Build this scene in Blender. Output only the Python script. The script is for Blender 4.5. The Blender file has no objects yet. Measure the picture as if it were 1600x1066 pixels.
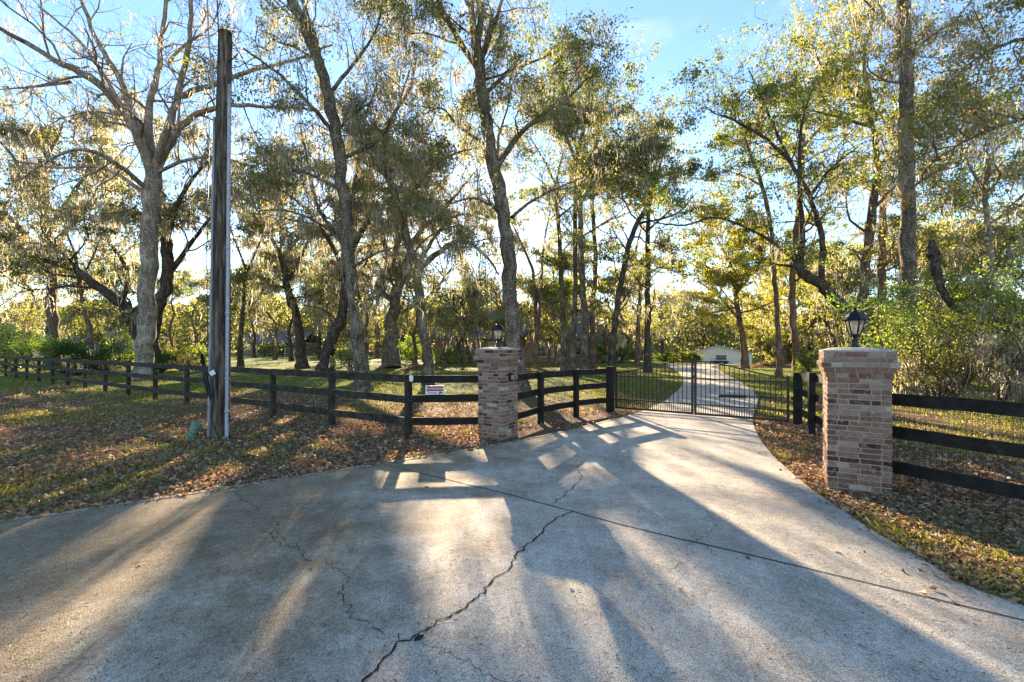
import bpy, math, random
import numpy as np
rng = np.random.default_rng(11)
random.seed(5)
C = bpy.context.scene.collection
F, HCAM, YH = 720.0, 1.7, 542.0          # focal length in photo pixels, eye height, horizon row
R = math.radians

# ------------------------------------------------------------------ terrain helpers
def ss(v, a, b):
    t = np.clip((np.asarray(v, float) - a) / (b - a), 0, 1)
    return t * t * (3 - 2 * t)
def H(x, y):
    return -1.5 * ss(y, 40, 80) * ss(x, 12, 30)
def G(px, py):                             # point on the ground seen at this photo pixel
    d = F * HCAM / (py - YH)
    for _ in range(12):
        z = float(H((px - 800) / F * d, d))
        d = 0.5 * d + 0.5 * F * (HCAM - z) / (py - YH)
    return np.array([(px - 800) / F * d, d, float(H((px - 800) / F * d, d))])
def P(px, py, D):
    return np.array([(px - 800) / F * D, D, HCAM + (YH - py) / F * D])
def to_px(x, y, z):
    y = np.maximum(y, 1e-3)
    return 800 + F * x / y, YH - F * (z - HCAM) / y

SUN_AZ, SUN_EL = R(-8.7), R(17.5)
SD = np.array([math.sin(SUN_AZ) * math.cos(SUN_EL), math.cos(SUN_AZ) * math.cos(SUN_EL), math.sin(SUN_EL)])

def inpoly(x, y, poly):
    x = np.asarray(x, float); y = np.asarray(y, float)
    c = np.zeros(x.shape, bool); n = len(poly)
    for i in range(n):
        x0, y0 = poly[i]; x1, y1 = poly[(i + 1) % n]
        if y0 == y1: continue
        k = ((y0 > y) != (y1 > y)) & (x < (x1 - x0) * (y - y0) / (y1 - y0) + x0)
        c ^= k
    return c

# clearings in the canopy: where on the ground the sun gets through
LIT_PX = [
 [(0,855),(0,960),(110,850),(300,790),(250,783),(120,812)],
 [(480,775),(590,728),(650,722),(770,735),(770,800),(810,900),(790,1066),(600,1066),(590,900),(575,800)],
 [(950,715),(1060,700),(1250,790),(1600,985),(1600,1066),(1540,1066),(1250,900),(1100,800)],
 [(990,640),(1170,650),(1190,710),(1290,790),(1200,745),(1060,690),(930,672)],
 [(870,675),(1020,650),(1040,705),(940,722)],
 [(860,740),(940,725),(1010,830),(1110,920),(1070,950),(950,830)],
 [(735,740),(775,745),(905,900),(930,1066),(880,1066),(840,900)],
 [(330,800),(400,785),(300,880),(150,1000),(60,1040),(230,900)],
 [(1040,690),(1085,700),(1420,1066),(1330,1066)],
 [(60,785),(0,805),(0,765),(140,748),(250,738),(270,748),(180,768)],
 [(190,672),(290,640),(315,650),(250,685)],
 [(120,712),(200,685),(215,694),(160,718)],
 [(0,640),(70,632),(160,632),(150,640),(40,655),(0,660)],
 [(500,600),(760,588),(760,700),(650,705),(540,660)],
 [(360,640),(480,650),(520,700),(400,690)],
 [(810,588),(950,590),(950,655),(820,690)],
 [(1180,640),(1290,650),(1290,800),(1240,760),(1190,700)],
 [(1290,790),(1400,800),(1600,900),(1600,950),(1440,870)],
 [(1395,630),(1600,640),(1600,690),(1395,675)],
 [(0,566),(800,562),(800,578),(0,582)],
 [(700,556),(960,560),(960,580),(700,580)],
 [(1080,572),(1290,576),(1290,600),(1100,592)],
 [(380,552),(800,552),(800,560),(380,560)],
 [(1380,585),(1600,585),(1600,606),(1380,606)],
]
LIT = []
for poly in LIT_PX:
    LIT.append([tuple(G(*p)[:2]) for p in poly])
LITG = [[(3.45, 6.0), (4.3, 6.1), (5.2, .2), (4.3, .2)], [(-.75, 9.0), (-.1, 9.1), (.5, 4.6), (-.2, 4.6)]]
SHADE = [(-7, 1), (-5, 4.8), (-1.6, 6.7), (1.5, 9.5), (4.4, 9.5), (5.5, 3), (4, 1)]
def lownoise(x, y, s, seed=0):
    r = np.random.default_rng(seed); v = np.zeros_like(x)
    for k in range(7):
        a = r.random() * 6.28; f = s * (0.6 + 1.6 * r.random()); ph = r.random() * 6.28
        v += np.sin(f * (x * math.cos(a) + y * math.sin(a)) + ph + 1.3 * np.sin(f * .7 * (y * math.cos(a) - x * math.sin(a)) + ph * 2))
    return v / 7 ** .5
def shadow_hit(p):
    k = (p[:, 2]) / SD[2]
    return p[:, 0] - k * SD[0], p[:, 1] - k * SD[1]
def sun_keep(p, keep=0.012):
    gx, gy = shadow_hit(p)
    inside = np.zeros(len(p), bool)
    for poly in LIT: inside |= inpoly(gx, gy, poly)
    for poly in LITG: inside |= inpoly(gx, gy, poly)
    # broken light on the lawns and the verge, steadier shade on the concrete
    dap = (lownoise(gx, gy, .55, 31) > np.where(gy > 13, -.35, -.12)) & (~inpoly(gx, gy, SHADE))
    pr = np.where(inside, keep, np.where(dap, np.where(gy > 13, .28, .22), 1.0))
    return rng.random(len(p)) < pr

# ------------------------------------------------------------------ mesh helpers
def new_mesh(name, V, faces_flat, sizes, mats, tint=None, smooth=False, mat_idx=None):
    me = bpy.data.meshes.new(name)
    V = np.asarray(V, np.float32); ff = np.asarray(faces_flat, np.int32); sz = np.asarray(sizes, np.int32)
    me.vertices.add(len(V)); me.vertices.foreach_set('co', V.ravel())
    me.loops.add(len(ff)); me.loops.foreach_set('vertex_index', ff)
    me.polygons.add(len(sz))
    st = np.zeros(len(sz), np.int32); st[1:] = np.cumsum(sz)[:-1]
    me.polygons.foreach_set('loop_start', st); me.polygons.foreach_set('loop_total', sz)
    for m in (mats if isinstance(mats, (list, tuple)) else [mats]): me.materials.append(m)
    if mat_idx is not None: me.polygons.foreach_set('material_index', np.asarray(mat_idx, np.int32))
    me.polygons.foreach_set('use_smooth', np.full(len(sz), smooth, bool))
    me.update(calc_edges=True)
    if tint is not None:
        a = me.attributes.new('tint', 'FLOAT', 'FACE'); a.data.foreach_set('value', np.asarray(tint, np.float32))
    return me
def link(name, me, parent=None, loc=None):
    o = bpy.data.objects.new(name, me); C.objects.link(o)
    if parent is not None: o.parent = parent
    if loc is not None: o.location = loc
    return o
def tag(o, label=None, cat=None, group=None, kind=None):
    if label: o['label'] = label
    if cat: o['category'] = cat
    if group: o['group'] = group
    if kind: o['kind'] = kind
    return o
def empty(name, loc, label, cat, group=None, rz=0):
    o = bpy.data.objects.new(name, None); C.objects.link(o); o.location = loc; o.rotation_euler.z = rz
    o.empty_display_size = 0.2
    return tag(o, label, cat, group)

class MB:
    """collects solids for ONE mesh"""
    def __init__(s): s.v = []; s.f = []; s.t = []; s.m = []; s.n = 0
    def add(s, V, Fs, tint=0.5, mat=0):
        V = [tuple(v) for v in V]; s.v += V
        for f in Fs: s.f.append([i + s.n for i in f]); s.t.append(tint); s.m.append(mat)
        s.n += len(V)
    def box(s, c, size, rz=0, tint=0.5, mat=0, bev=0):
        hx, hy, hz = size[0] / 2, size[1] / 2, size[2] / 2
        co, si = math.cos(rz), math.sin(rz)
        if bev:
            ring = [(-hx + bev, -hy), (hx - bev, -hy), (hx, -hy + bev), (hx, hy - bev), (hx - bev, hy), (-hx + bev, hy), (-hx, hy - bev), (-hx, -hy + bev)]
            inn = [(x * (1 - bev / hx), y * (1 - bev / hy)) for x, y in ring]
            L = [(inn, -hz), (ring, -hz + bev), (ring, hz - bev), (inn, hz)]
            V = [(c[0] + x * co - y * si, c[1] + x * si + y * co, c[2] + z) for r_, z in L for x, y in r_]
            Fs = [list(range(7, -1, -1)), list(range(24, 32))]
            for k in range(3):
                for i in range(8):
                    j = (i + 1) % 8; Fs.append([k * 8 + i, k * 8 + j, k * 8 + 8 + j, k * 8 + 8 + i])
            s.add(V, Fs, tint, mat); return
        V = []
        for z in (-hz, hz):
            for x, y in ((-hx, -hy), (hx, -hy), (hx, hy), (-hx, hy)):
                V.append((c[0] + x * co - y * si, c[1] + x * si + y * co, c[2] + z))
        s.add(V, [[3, 2, 1, 0], [4, 5, 6, 7], [0, 1, 5, 4], [1, 2, 6, 5], [2, 3, 7, 6], [3, 0, 4, 7]], tint, mat)
    def beam(s, a, b, w, h, tint=0.5, mat=0):
        """box from a to b, w thick sideways, h tall"""
        a = np.array(a, float); b = np.array(b, float); d = b - a; L = np.linalg.norm(d); d /= L
        side = np.cross(d, (0, 0, 1)) if abs(d[2]) < .999 else np.array([.83, -.56, 0]); side /= max(np.linalg.norm(side), 1e-6); up = np.cross(side, d)
        V = []
        for e in (a, b):
            for i, j in ((-1, -1), (1, -1), (1, 1), (-1, 1)): V.append(e + side * i * w / 2 + up * j * h / 2)
        s.add(V, [[0, 1, 2, 3], [7, 6, 5, 4], [0, 4, 5, 1], [1, 5, 6, 2], [2, 6, 7, 3], [3, 7, 4, 0]], tint, mat)
    def lathe(s, c, prof, n=24, tint=0.5, mat=0, caps=True, rot=0):
        V = []
        for r, z in prof:
            for k in range(n):
                a = rot + 2 * math.pi * k / n; V.append((c[0] + r * math.cos(a), c[1] + r * math.sin(a), c[2] + z))
        Fs = []
        for j in range(len(prof) - 1):
            for k in range(n):
                l = (k + 1) % n; Fs.append([j * n + k, j * n + l, (j + 1) * n + l, (j + 1) * n + k])
        if caps: Fs += [list(range(n - 1, -1, -1)), [(len(prof) - 1) * n + k for k in range(n)]]
        s.add(V, Fs, tint, mat)
    def tube(s, pts, r, n=8, tint=0.5, mat=0):
        pts = np.array(pts, float); rr = np.full(len(pts), r) if np.isscalar(r) else np.array(r, float)
        V, Fq = tube_batch(pts[None], rr[None], n)
        s.add(V, [list(q) for q in Fq], tint, mat)
        k = len(V); m = s.n - k
        s.f.append([m + i for i in range(n - 1, -1, -1)]); s.t.append(tint); s.m.append(mat)
        s.f.append([m + k - n + i for i in range(n)]); s.t.append(tint); s.m.append(mat)
    def build(s, name, mats, parent=None, smooth=False, origin=None):
        V = np.array(s.v, float)
        if origin is not None: V = V - np.array(origin, float)
        me = new_mesh(name, V, [i for f in s.f for i in f], [len(f) for f in s.f], mats, s.t, smooth, s.m)
        return link(name, me, parent, origin if (origin is not None and parent is None) else None)

def tube_batch(Pts, Rad, sides, bump=0.0):
    """Pts (B,n,3), Rad (B,n) -> verts, quads"""
    B, n, _ = Pts.shape
    T = np.gradient(Pts, axis=1); T /= np.linalg.norm(T, axis=2, keepdims=True) + 1e-9
    mean = np.abs((Pts[:, -1] - Pts[:, 0]) / (np.linalg.norm(Pts[:, -1] - Pts[:, 0], axis=1, keepdims=True) + 1e-9))
    ref = np.where(mean[:, 2:3] > 0.8, np.array([[1.0, 0, 0]]), np.array([[0, 0, 1.0]]))[:, None, :]
    U = np.cross(T, np.broadcast_to(ref, T.shape)); U /= np.linalg.norm(U, axis=2, keepdims=True) + 1e-9
    W = np.cross(T, U)
    a = np.arange(sides) * 2 * np.pi / sides
    rad = Rad[:, :, None] * np.ones(sides)
    if bump: rad = rad * (1 + bump * rng.normal(size=rad.shape)) * (1 + bump * 0.8 * rng.normal(size=(B, 1, sides)))
    V = Pts[:, :, None, :] + rad[..., None] * (np.cos(a)[None, None, :, None] * U[:, :, None, :] + np.sin(a)[None, None, :, None] * W[:, :, None, :])
    i, j = np.meshgrid(np.arange(n - 1), np.arange(sides), indexing='ij')
    q = np.stack([i * sides + j, (i + 1) * sides + j, (i + 1) * sides + (j + 1) % sides, i * sides + (j + 1) % sides], -1).reshape(-1, 4)
    q = (q[None] + (np.arange(B) * n * sides)[:, None, None]).reshape(-1, 4)
    return V.reshape(-1, 3), q

# ------------------------------------------------------------------ materials
def mat_new(name):
    m = bpy.data.materials.new(name); m.use_nodes = True; nt = m.node_tree; nt.nodes.clear()
    return m, nt, nt.nodes, nt.links
def N(nt, t, **kw):
    n = nt.nodes.new(t)
    for k, v in kw.items():
        if k.startswith('_'): setattr(n, k[1:], v)
        else: n.inputs[k.replace('~', ' ')].default_value = v
    return n
def ramp(nt, fac, stops, interp='LINEAR'):
    n = nt.nodes.new('ShaderNodeValToRGB'); cr = n.color_ramp; cr.interpolation = interp
    while len(cr.elements) > 1: cr.elements.remove(cr.elements[-1])
    cr.elements[0].position = stops[0][0]; cr.elements[0].color = (*stops[0][1], 1)
    for p, c in stops[1:]:
        e = cr.elements.new(p); e.color = (*c, 1)
    nt.links.new(fac, n.inputs[0]); return n.outputs[0]
def coords(nt, scale=(1, 1, 1), world=True):
    g = nt.nodes.new('ShaderNodeNewGeometry') if world else nt.nodes.new('ShaderNodeTexCoord')
    m = nt.nodes.new('ShaderNodeMapping'); m.inputs['Scale'].default_value = scale
    nt.links.new(g.outputs['Position'] if world else g.outputs['Object'], m.inputs[0]); return m.outputs[0]
def noise(nt, vec, scale, detail=4, rough=0.55, dist=0):
    n = N(nt, 'ShaderNodeTexNoise', Scale=scale, Detail=detail, Roughness=rough, Distortion=dist)
    nt.links.new(vec, n.inputs['Vector']); return n.outputs['Fac']
def mixc(nt, fac, a, b, mode='MIX'):
    n = nt.nodes.new('ShaderNodeMix'); n.data_type = 'RGBA'; n.blend_type = mode
    for s, v in ((0, fac), (6, a), (7, b)):
        if isinstance(v, (int, float)): n.inputs[s].default_value = v
        elif isinstance(v, tuple): n.inputs[s].default_value = (*v, 1)
        else: nt.links.new(v, n.inputs[s])
    return n.outputs[2]
def mathn(nt, op, a, b=None, clamp=False):
    n = nt.nodes.new('ShaderNodeMath'); n.operation = op; n.use_clamp = clamp
    for i, v in ((0, a), (1, b)):
        if v is None: continue
        if isinstance(v, (int, float)): n.inputs[i].default_value = v
        else: nt.links.new(v, n.inputs[i])
    return n.outputs[0]
def attr(nt, name='tint'):
    n = nt.nodes.new('ShaderNodeAttribute'); n.attribute_name = name; return n.outputs['Fac']
def finish(nt, col, rough=0.8, bump=None, bstr=0.3, bdist=0.02, metal=0, spec=0.3):
    p = N(nt, 'ShaderNodeBsdfPrincipled'); o = nt.nodes.new('ShaderNodeOutputMaterial')
    if isinstance(col, tuple): p.inputs['Base Color'].default_value = (*col, 1)
    else: nt.links.new(col, p.inputs['Base Color'])
    if isinstance(rough, (int, float)): p.inputs['Roughness'].default_value = rough
    else: nt.links.new(rough, p.inputs['Roughness'])
    p.inputs['Metallic'].default_value = metal; p.inputs['Specular IOR Level'].default_value = spec
    if bump is not None:
        b = N(nt, 'ShaderNodeBump', Strength=bstr, Distance=bdist); nt.links.new(bump, b.inputs['Height']); nt.links.new(b.outputs[0], p.inputs['Normal'])
    nt.links.new(p.outputs[0], o.inputs[0]); return p

def leaf_mat(name, stops, trans=0.45, gloss=0.06, tcol=(1.08, 1.0, 0.42)):
    m, nt, nn, ll = mat_new(name)
    col = ramp(nt, attr(nt), stops)
    d = nn.new('ShaderNodeBsdfDiffuse'); t = nn.new('ShaderNodeBsdfTranslucent'); g = N(nt, 'ShaderNodeBsdfGlossy', Roughness=0.45)
    tc = mixc(nt, 1.0, col, tcol, 'MULTIPLY')
    br = nn.new('ShaderNodeBrightContrast'); br.inputs['Bright'].default_value = 0.0
    ll.new(col, d.inputs[0])
    sc = nn.new('ShaderNodeVectorMath'); sc.operation = 'SCALE'; sc.inputs['Scale'].default_value = 2.2; ll.new(tc, sc.inputs[0])
    ll.new(sc.outputs[0], t.inputs[0])
    mx = N(nt, 'ShaderNodeMixShader'); mx.inputs[0].default_value = trans; ll.new(d.outputs[0], mx.inputs[1]); ll.new(t.outputs[0], mx.inputs[2])
    m2 = N(nt, 'ShaderNodeMixShader'); m2.inputs[0].default_value = gloss; ll.new(mx.outputs[0], m2.inputs[1]); ll.new(g.outputs[0], m2.inputs[2])
    o = nn.new('ShaderNodeOutputMaterial'); ll.new(m2.outputs[0], o.inputs[0]); nn.remove(br)
    return m
M = {}
M['oak'] = leaf_mat('oak_leaf', [(0, (.045, .065, .02)), (.5, (.10, .125, .035)), (.85, (.19, .19, .045)), (1, (.33, .22, .06))], .5)
M['green'] = leaf_mat('green_leaf', [(0, (.045, .075, .018)), (.5, (.12, .165, .03)), (.85, (.24, .26, .04)), (1, (.36, .29, .06))], .5)
M['yellow'] = leaf_mat('yellow_leaf', [(0, (.07, .10, .02)), (.5, (.18, .20, .03)), (.85, (.32, .28, .04)), (1, (.42, .30, .05))], .5)
M['autumn'] = leaf_mat('autumn_leaf', [(0, (.06, .08, .02)), (.5, (.15, .16, .035)), (.8, (.26, .21, .045)), (.93, (.38, .2, .04)), (1, (.45, .15, .03))], .5)
M['shrub'] = leaf_mat('shrub_leaf', [(0, (.04, .075, .022)), (.45, (.13, .21, .035)), (.8, (.32, .38, .055)), (1, (.5, .48, .09))], .5, .10)
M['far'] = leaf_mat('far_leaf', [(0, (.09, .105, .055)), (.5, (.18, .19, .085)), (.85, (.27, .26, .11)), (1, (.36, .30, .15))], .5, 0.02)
M['moss'] = leaf_mat('spanish_moss', [(0, (.13, .125, .105)), (.5, (.27, .255, .21)), (1, (.46, .43, .35))], .5, 0.0, (.95, .9, .76))
M['grass'] = leaf_mat('grass_blade', [(0, (.06, .08, .018)), (.45, (.14, .165, .03)), (.75, (.27, .25, .06)), (1, (.42, .35, .17))], .4, 0.03)
M['litter'] = leaf_mat('fallen_leaf', [(0, (.07, .045, .026)), (.32, (.17, .105, .055)), (.62, (.32, .22, .125)), (.87, (.52, .41, .27)), (.95, (.45, .17, .055)), (1, (.6, .45, .16))], .25, 0.05, (1, .8, .6))
M['palm'] = leaf_mat('palm_leaf', [(0, (.012, .03, .01)), (.6, (.035, .075, .018)), (1, (.10, .16, .03))], .4, .08)

def bark(name, dark, mid, light, sx=7, sz=1.6, bs=0.7):
    m, nt, nn, ll = mat_new(name)
    v = coords(nt, (1, 1, .22)); v2 = coords(nt)
    a = noise(nt, v, sx, 6, .65, .6); b = noise(nt, v2, 2.3, 5, .6)
    c = ramp(nt, a, [(.3, dark), (.55, mid), (.72, light)])
    lich = ramp(nt, b, [(.5, (0, 0, 0)), (.66, (.7, .7, .7))])
    c = mixc(nt, lich, c, tuple(min(1, x * 1.35) for x in light))
    vo = N(nt, 'ShaderNodeTexVoronoi', Scale=11.0); ll.new(v2, vo.inputs['Vector']); sp = ramp(nt, vo.outputs['Distance'], [(.16, (.8, .8, .8)), (.3, (0, 0, 0))])
    c = mixc(nt, sp, c, tuple(min(1, x * 1.9) for x in light))
    fine = noise(nt, v2, 30, 3, .7)
    c = mixc(nt, .35, c, ramp(nt, fine, [(.35, (.02, .02, .02)), (.65, (.9, .9, .9))]), 'OVERLAY')
    h = mathn(nt, 'ADD', a, mathn(nt, 'MULTIPLY', fine, .35))
    finish(nt, c, .95, h, bs, .05, spec=.1); return m
M['bark'] = bark('oak_bark', (.045, .034, .025), (.13, .10, .074), (.24, .205, .16))
M['barkpale'] = bark('pale_bark', (.09, .072, .055), (.22, .18, .14), (.36, .31, .25))
M['barkdark'] = bark('dark_bark', (.025, .02, .016), (.07, .055, .042), (.13, .11, .09))
M['barkpine'] = bark('pine_bark', (.06, .035, .025), (.15, .09, .065), (.24, .17, .13))

def concrete():
    m, nt, nn, ll = mat_new('weathered_concrete')
    v = coords(nt)
    big = noise(nt, v, .35, 5, .6, .4); mid = noise(nt, v, 2.2, 6, .65); fine = noise(nt, v, 45, 4, .7); vf = noise(nt, v, 160, 2, .6)
    c = ramp(nt, big, [(.3, (.42, .37, .30)), (.5, (.52, .462, .38)), (.7, (.61, .548, .455))])
    c = mixc(nt, .55, c, ramp(nt, mid, [(.3, (.22, .22, .22)), (.7, (.74, .74, .74))]), 'OVERLAY')
    f2 = noise(nt, v, 18, 5, .75); c = mixc(nt, .30, c, ramp(nt, f2, [(.32, (.15, .15, .15)), (.66, (.8, .8, .8))]), 'OVERLAY')
    rust = ramp(nt, noise(nt, v, .8, 4, .6, .3), [(.56, (0, 0, 0)), (.74, (.5, .5, .5))]); c = mixc(nt, rust, c, (.43, .34, .25))
    # two faint worn wheel tracks curving in from the gate
    wt = noise(nt, coords(nt, (1.4, .16, 1)), 1.0, 3, .5, .3); c = mixc(nt, ramp(nt, wt, [(.45, (0, 0, 0)), (.6, (.45, .45, .45))]), c, mixc(nt, 1.0, c, (.80, .79, .78), 'MULTIPLY'))
    # darker algae-stained part towards the left kerb
    sx = nn.new('ShaderNodeSeparateXYZ'); ll.new(v, sx.inputs[0])
    e = mathn(nt, 'ADD', mathn(nt, 'MULTIPLY', sx.outputs[0], -.16), mathn(nt, 'MULTIPLY', sx.outputs[1], .06))
    e = mathn(nt, 'ADD', e, mathn(nt, 'MULTIPLY', mathn(nt, 'SUBTRACT', noise(nt, v, .9, 5, .7), .5), 1.6))
    st = ramp(nt, e, [(.2, (0, 0, 0)), (.62, (.95, .95, .95))])
    c = mixc(nt, st, c, mixc(nt, 1.0, c, (.56, .49, .37), 'MULTIPLY'))
    pit = ramp(nt, fine, [(.30, (.0, .0, .0)), (.37, (1, 1, 1))]); c = mixc(nt, 1.0, c, mixc(nt, .6, (1, 1, 1), pit), 'MULTIPLY')
    vor = N(nt, 'ShaderNodeTexVoronoi', Scale=38.0); ll.new(v, vor.inputs['Vector'])
    peb = ramp(nt, vor.outputs['Distance'], [(.09, (1, 1, 1)), (.15, (0, 0, 0))])
    sel = ramp(nt, vor.outputs['Color'], [(.6, (0, 0, 0)), (.7, (1, 1, 1))])
    c = mixc(nt, mixc(nt, 1.0, peb, sel, 'MULTIPLY'), c, (.62, .60, .56))
    vor2 = N(nt, 'ShaderNodeTexVoronoi', Scale=16.0, Randomness=1.0); ll.new(coords(nt, (1, 1.7, 1)), vor2.inputs['Vector'])
    deb = ramp(nt, vor2.outputs['Distance'], [(.05, (1, 1, 1)), (.11, (0, 0, 0))]); sel2 = ramp(nt, vor2.outputs['Color'], [(.5, (0, 0, 0)), (.6, (1, 1, 1))])
    c = mixc(nt, mixc(nt, 1.0, deb, sel2, 'MULTIPLY'), c, (.07, .06, .05))
    c = mixc(nt, .75, c, ramp(nt, vf, [(.3, (.05, .05, .05)), (.7, (.95, .95, .95))]), 'OVERLAY')
    h = mathn(nt, 'ADD', mathn(nt, 'MULTIPLY', fine, .7), vf)
    finish(nt, c, .85, h, .8, .012, spec=.2); return m
M['concrete'] = concrete()

def ground_mat():
    m, nt, nn, ll = mat_new('leafy_lawn')
    v = coords(nt); sx = nn.new('ShaderNodeSeparateXYZ'); ll.new(v, sx.inputs[0])
    n1 = noise(nt, v, .22, 5, .65, .5); n2 = noise(nt, v, 1.3, 6, .7); n3 = noise(nt, v, 14, 4, .75); n4 = noise(nt, v, 60, 2, .7)
    grass = ramp(nt, n3, [(.3, (.06, .085, .016)), (.5, (.13, .16, .026)), (.7, (.22, .21, .045))])
    lit = ramp(nt, n3, [(.3, (.06, .04, .025)), (.48, (.15, .10, .06)), (.62, (.26, .18, .11)), (.75, (.38, .30, .2))])
    lit = mixc(nt, .6, lit, ramp(nt, n4, [(.35, (.15, .12, .1)), (.65, (.9, .85, .8))]), 'OVERLAY')
    # near the fence and the road the ground is mostly fallen leaves; the lawn beyond is greener
    yy = mathn(nt, 'MULTIPLY', mathn(nt, 'SUBTRACT', sx.outputs[1], 13.0), .055)
    f = mathn(nt, 'ADD', mathn(nt, 'MULTIPLY', n1, 1.3), mathn(nt, 'MULTIPLY', n2, .9))
    f = mathn(nt, 'SUBTRACT', f, mathn(nt, 'MINIMUM', mathn(nt, 'MAXIMUM', yy, -.22), .42))
    fac = ramp(nt, f, [(.92, (0, 0, 0)), (1.12, (1, 1, 1))])
    c = mixc(nt, fac, grass, lit)
    h = mathn(nt, 'ADD', n3, n4)
    finish(nt, c, .95, h, .8, .04, spec=.1); return m
M['ground'] = ground_mat()

def brick_mat():
    m, nt, nn, ll = mat_new('tumbled_brick')
    v = coords(nt); t = attr(nt)
    c = ramp(nt, t, [(0, (.05, .03, .028)), (.16, (.09, .05, .042)), (.3, (.17, .09, .068)), (.5, (.23, .135, .10)), (.7, (.28, .185, .14)), (.88, (.34, .25, .20)), (1, (.46, .39, .33))])
    a = noise(nt, v, 22, 5, .7); b = noise(nt, v, 90, 3, .7)
    c = mixc(nt, .6, c, ramp(nt, b, [(.3, (.2, .2, .2)), (.7, (.8, .8, .8))]), 'OVERLAY')
    lime = ramp(nt, a, [(.54, (0, 0, 0)), (.68, (.5, .5, .5))]); c = mixc(nt, lime, c, (.54, .44, .35))
    dk = ramp(nt, noise(nt, v, 9, 4, .7), [(.3, (.7, .7, .7)), (.45, (0, 0, 0))]); c = mixc(nt, dk, c, mixc(nt, 1.0, c, (.45, .38, .34), 'MULTIPLY'))
    finish(nt, c, .95, mathn(nt, 'ADD', a, b), .7, .01, spec=.1); return m
M['brick'] = brick_mat()
def simple(name, col, rough=.7, nscale=12, amt=.35, metal=0, spec=.3, bstr=.2, stretch=(1, 1, 1), bdist=.01):
    m, nt, nn, ll = mat_new(name); v = coords(nt, stretch); a = noise(nt, v, nscale, 5, .65)
    c = mixc(nt, amt, col, ramp(nt, a, [(.25, (.05, .05, .05)), (.75, (.95, .95, .95))]), 'OVERLAY')
    finish(nt, c, rough, a, bstr, bdist, metal, spec); return m
M['mortar'] = simple('mortar', (.33, .27, .21), .95, 60, .5, spec=.1, bstr=.6)
M['cap'] = simple('cement_cap', (.42, .38, .33), .9, 25, .5, spec=.15, bstr=.4)
M['blackwood'] = simple('black_painted_wood', (.024, .022, .019), .8, 7, .95, spec=.25, bstr=.5, stretch=(1, 1, 4))
def old_wood(nm='weathered_black_wood', st=None):
    m, nt, nn, ll = mat_new(nm); v = coords(nt); a = noise(nt, v, 6, 6, .7); b = noise(nt, coords(nt, (1, 1, 9)), 12, 4, .7)
    c = ramp(nt, a, st or [(.35, (.018, .016, .013)), (.55, (.05, .044, .033)), (.72, (.12, .11, .075))])
    c = mixc(nt, .5, c, ramp(nt, b, [(.3, (.1, .1, .1)), (.7, (.8, .8, .8))]), 'OVERLAY')
    finish(nt, c, .85, b, .5, .01, spec=.2); return m
M['oldwood'] = old_wood()
M['blackwood'] = old_wood('faded_black_boards', [(.38, (.015, .012, .011)), (.62, (.028, .026, .022)), (.78, (.075, .068, .05))])
M['iron'] = simple('dark_bronze_iron', (.035, .027, .022), .45, 30, .3, metal=.3, spec=.4)
M['lampblack'] = simple('black_enamel', (.006, .006, .007), .35, 30, .3, spec=.35, bstr=.05)
M['grey'] = simple('grey_conduit', (.27, .29, .34), .45, 8, .3, spec=.4, bstr=.05)
M['cable'] = simple('black_cable', (.012, .012, .013), .5, 20, .3, spec=.4)
M['steelcable'] = simple('steel_cable', (.30, .29, .28), .5, 40, .4, spec=.4)
M['pvc'] = simple('green_weathered_pipe', (.13, .20, .15), .6, 9, .6, spec=.3)
M['white'] = simple('white_plastic', (.75, .74, .72), .5, 9, .15, spec=.4, bstr=.05)
M['red'] = simple('red_print', (.50, .03, .04), .5, 9, .15, bstr=.02)
M['navy'] = simple('dark_print', (.03, .03, .06), .5, 9, .15, bstr=.02)
M['cream'] = simple('cream_siding', (.93, .82, .65), .8, 3, .2, spec=.2)
M['roof'] = simple('grey_shingle', (.17, .155, .145), .9, 18, .5, spec=.1, bstr=.5)
M['trim'] = simple('white_trim', (.7, .69, .66), .6, 6, .15)
M['window'] = simple('dark_window', (.04, .05, .06), .12, 3, .3, spec=.8, bstr=0)
M['hbrick'] = simple('pinkish_house_brick', (.30, .21, .17), .9, 10, .6, spec=.1)
M['rust'] = simple('dark_vehicle_paint', (.02, .02, .022), .5, 10, .3)
def pole_mat():
    m, nt, nn, ll = mat_new('treated_pole_wood'); v = coords(nt, (1, 1, .07)); a = noise(nt, v, 20, 6, .7, .5); b = noise(nt, coords(nt, (1, 1, .3)), 3, 5, .6)
    c = ramp(nt, a, [(.38, (.018, .013, .010)), (.5, (.085, .062, .045)), (.62, (.21, .165, .125))])
    c = mixc(nt, .7, c, ramp(nt, b, [(.3, (.2, .2, .2)), (.7, (.75, .75, .75))]), 'OVERLAY')
    finish(nt, c, .85, a, .9, .03, spec=.2); return m
M['pole'] = pole_mat()
def glass_mat():
    m, nt, nn, ll = mat_new('seeded_glass'); g = N(nt, 'ShaderNodeBsdfGlossy', Roughness=.08); t = N(nt, 'ShaderNodeBsdfTransparent')
    t.inputs[0].default_value = (.9, .88, .82, 1); d = N(nt, 'ShaderNodeBsdfTranslucent'); d.inputs[0].default_value = (.95, .9, .8, 1)
    a = N(nt, 'ShaderNodeMixShader'); a.inputs[0].default_value = .62; ll.new(t.outputs[0], a.inputs[1]); ll.new(d.outputs[0], a.inputs[2])
    b = N(nt, 'ShaderNodeMixShader'); b.inputs[0].default_value = .15; ll.new(a.outputs[0], b.inputs[1]); ll.new(g.outputs[0], b.inputs[2])
    o = nn.new('ShaderNodeOutputMaterial'); ll.new(b.outputs[0], o.inputs[0]); return m
M['glass'] = glass_mat()

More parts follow.
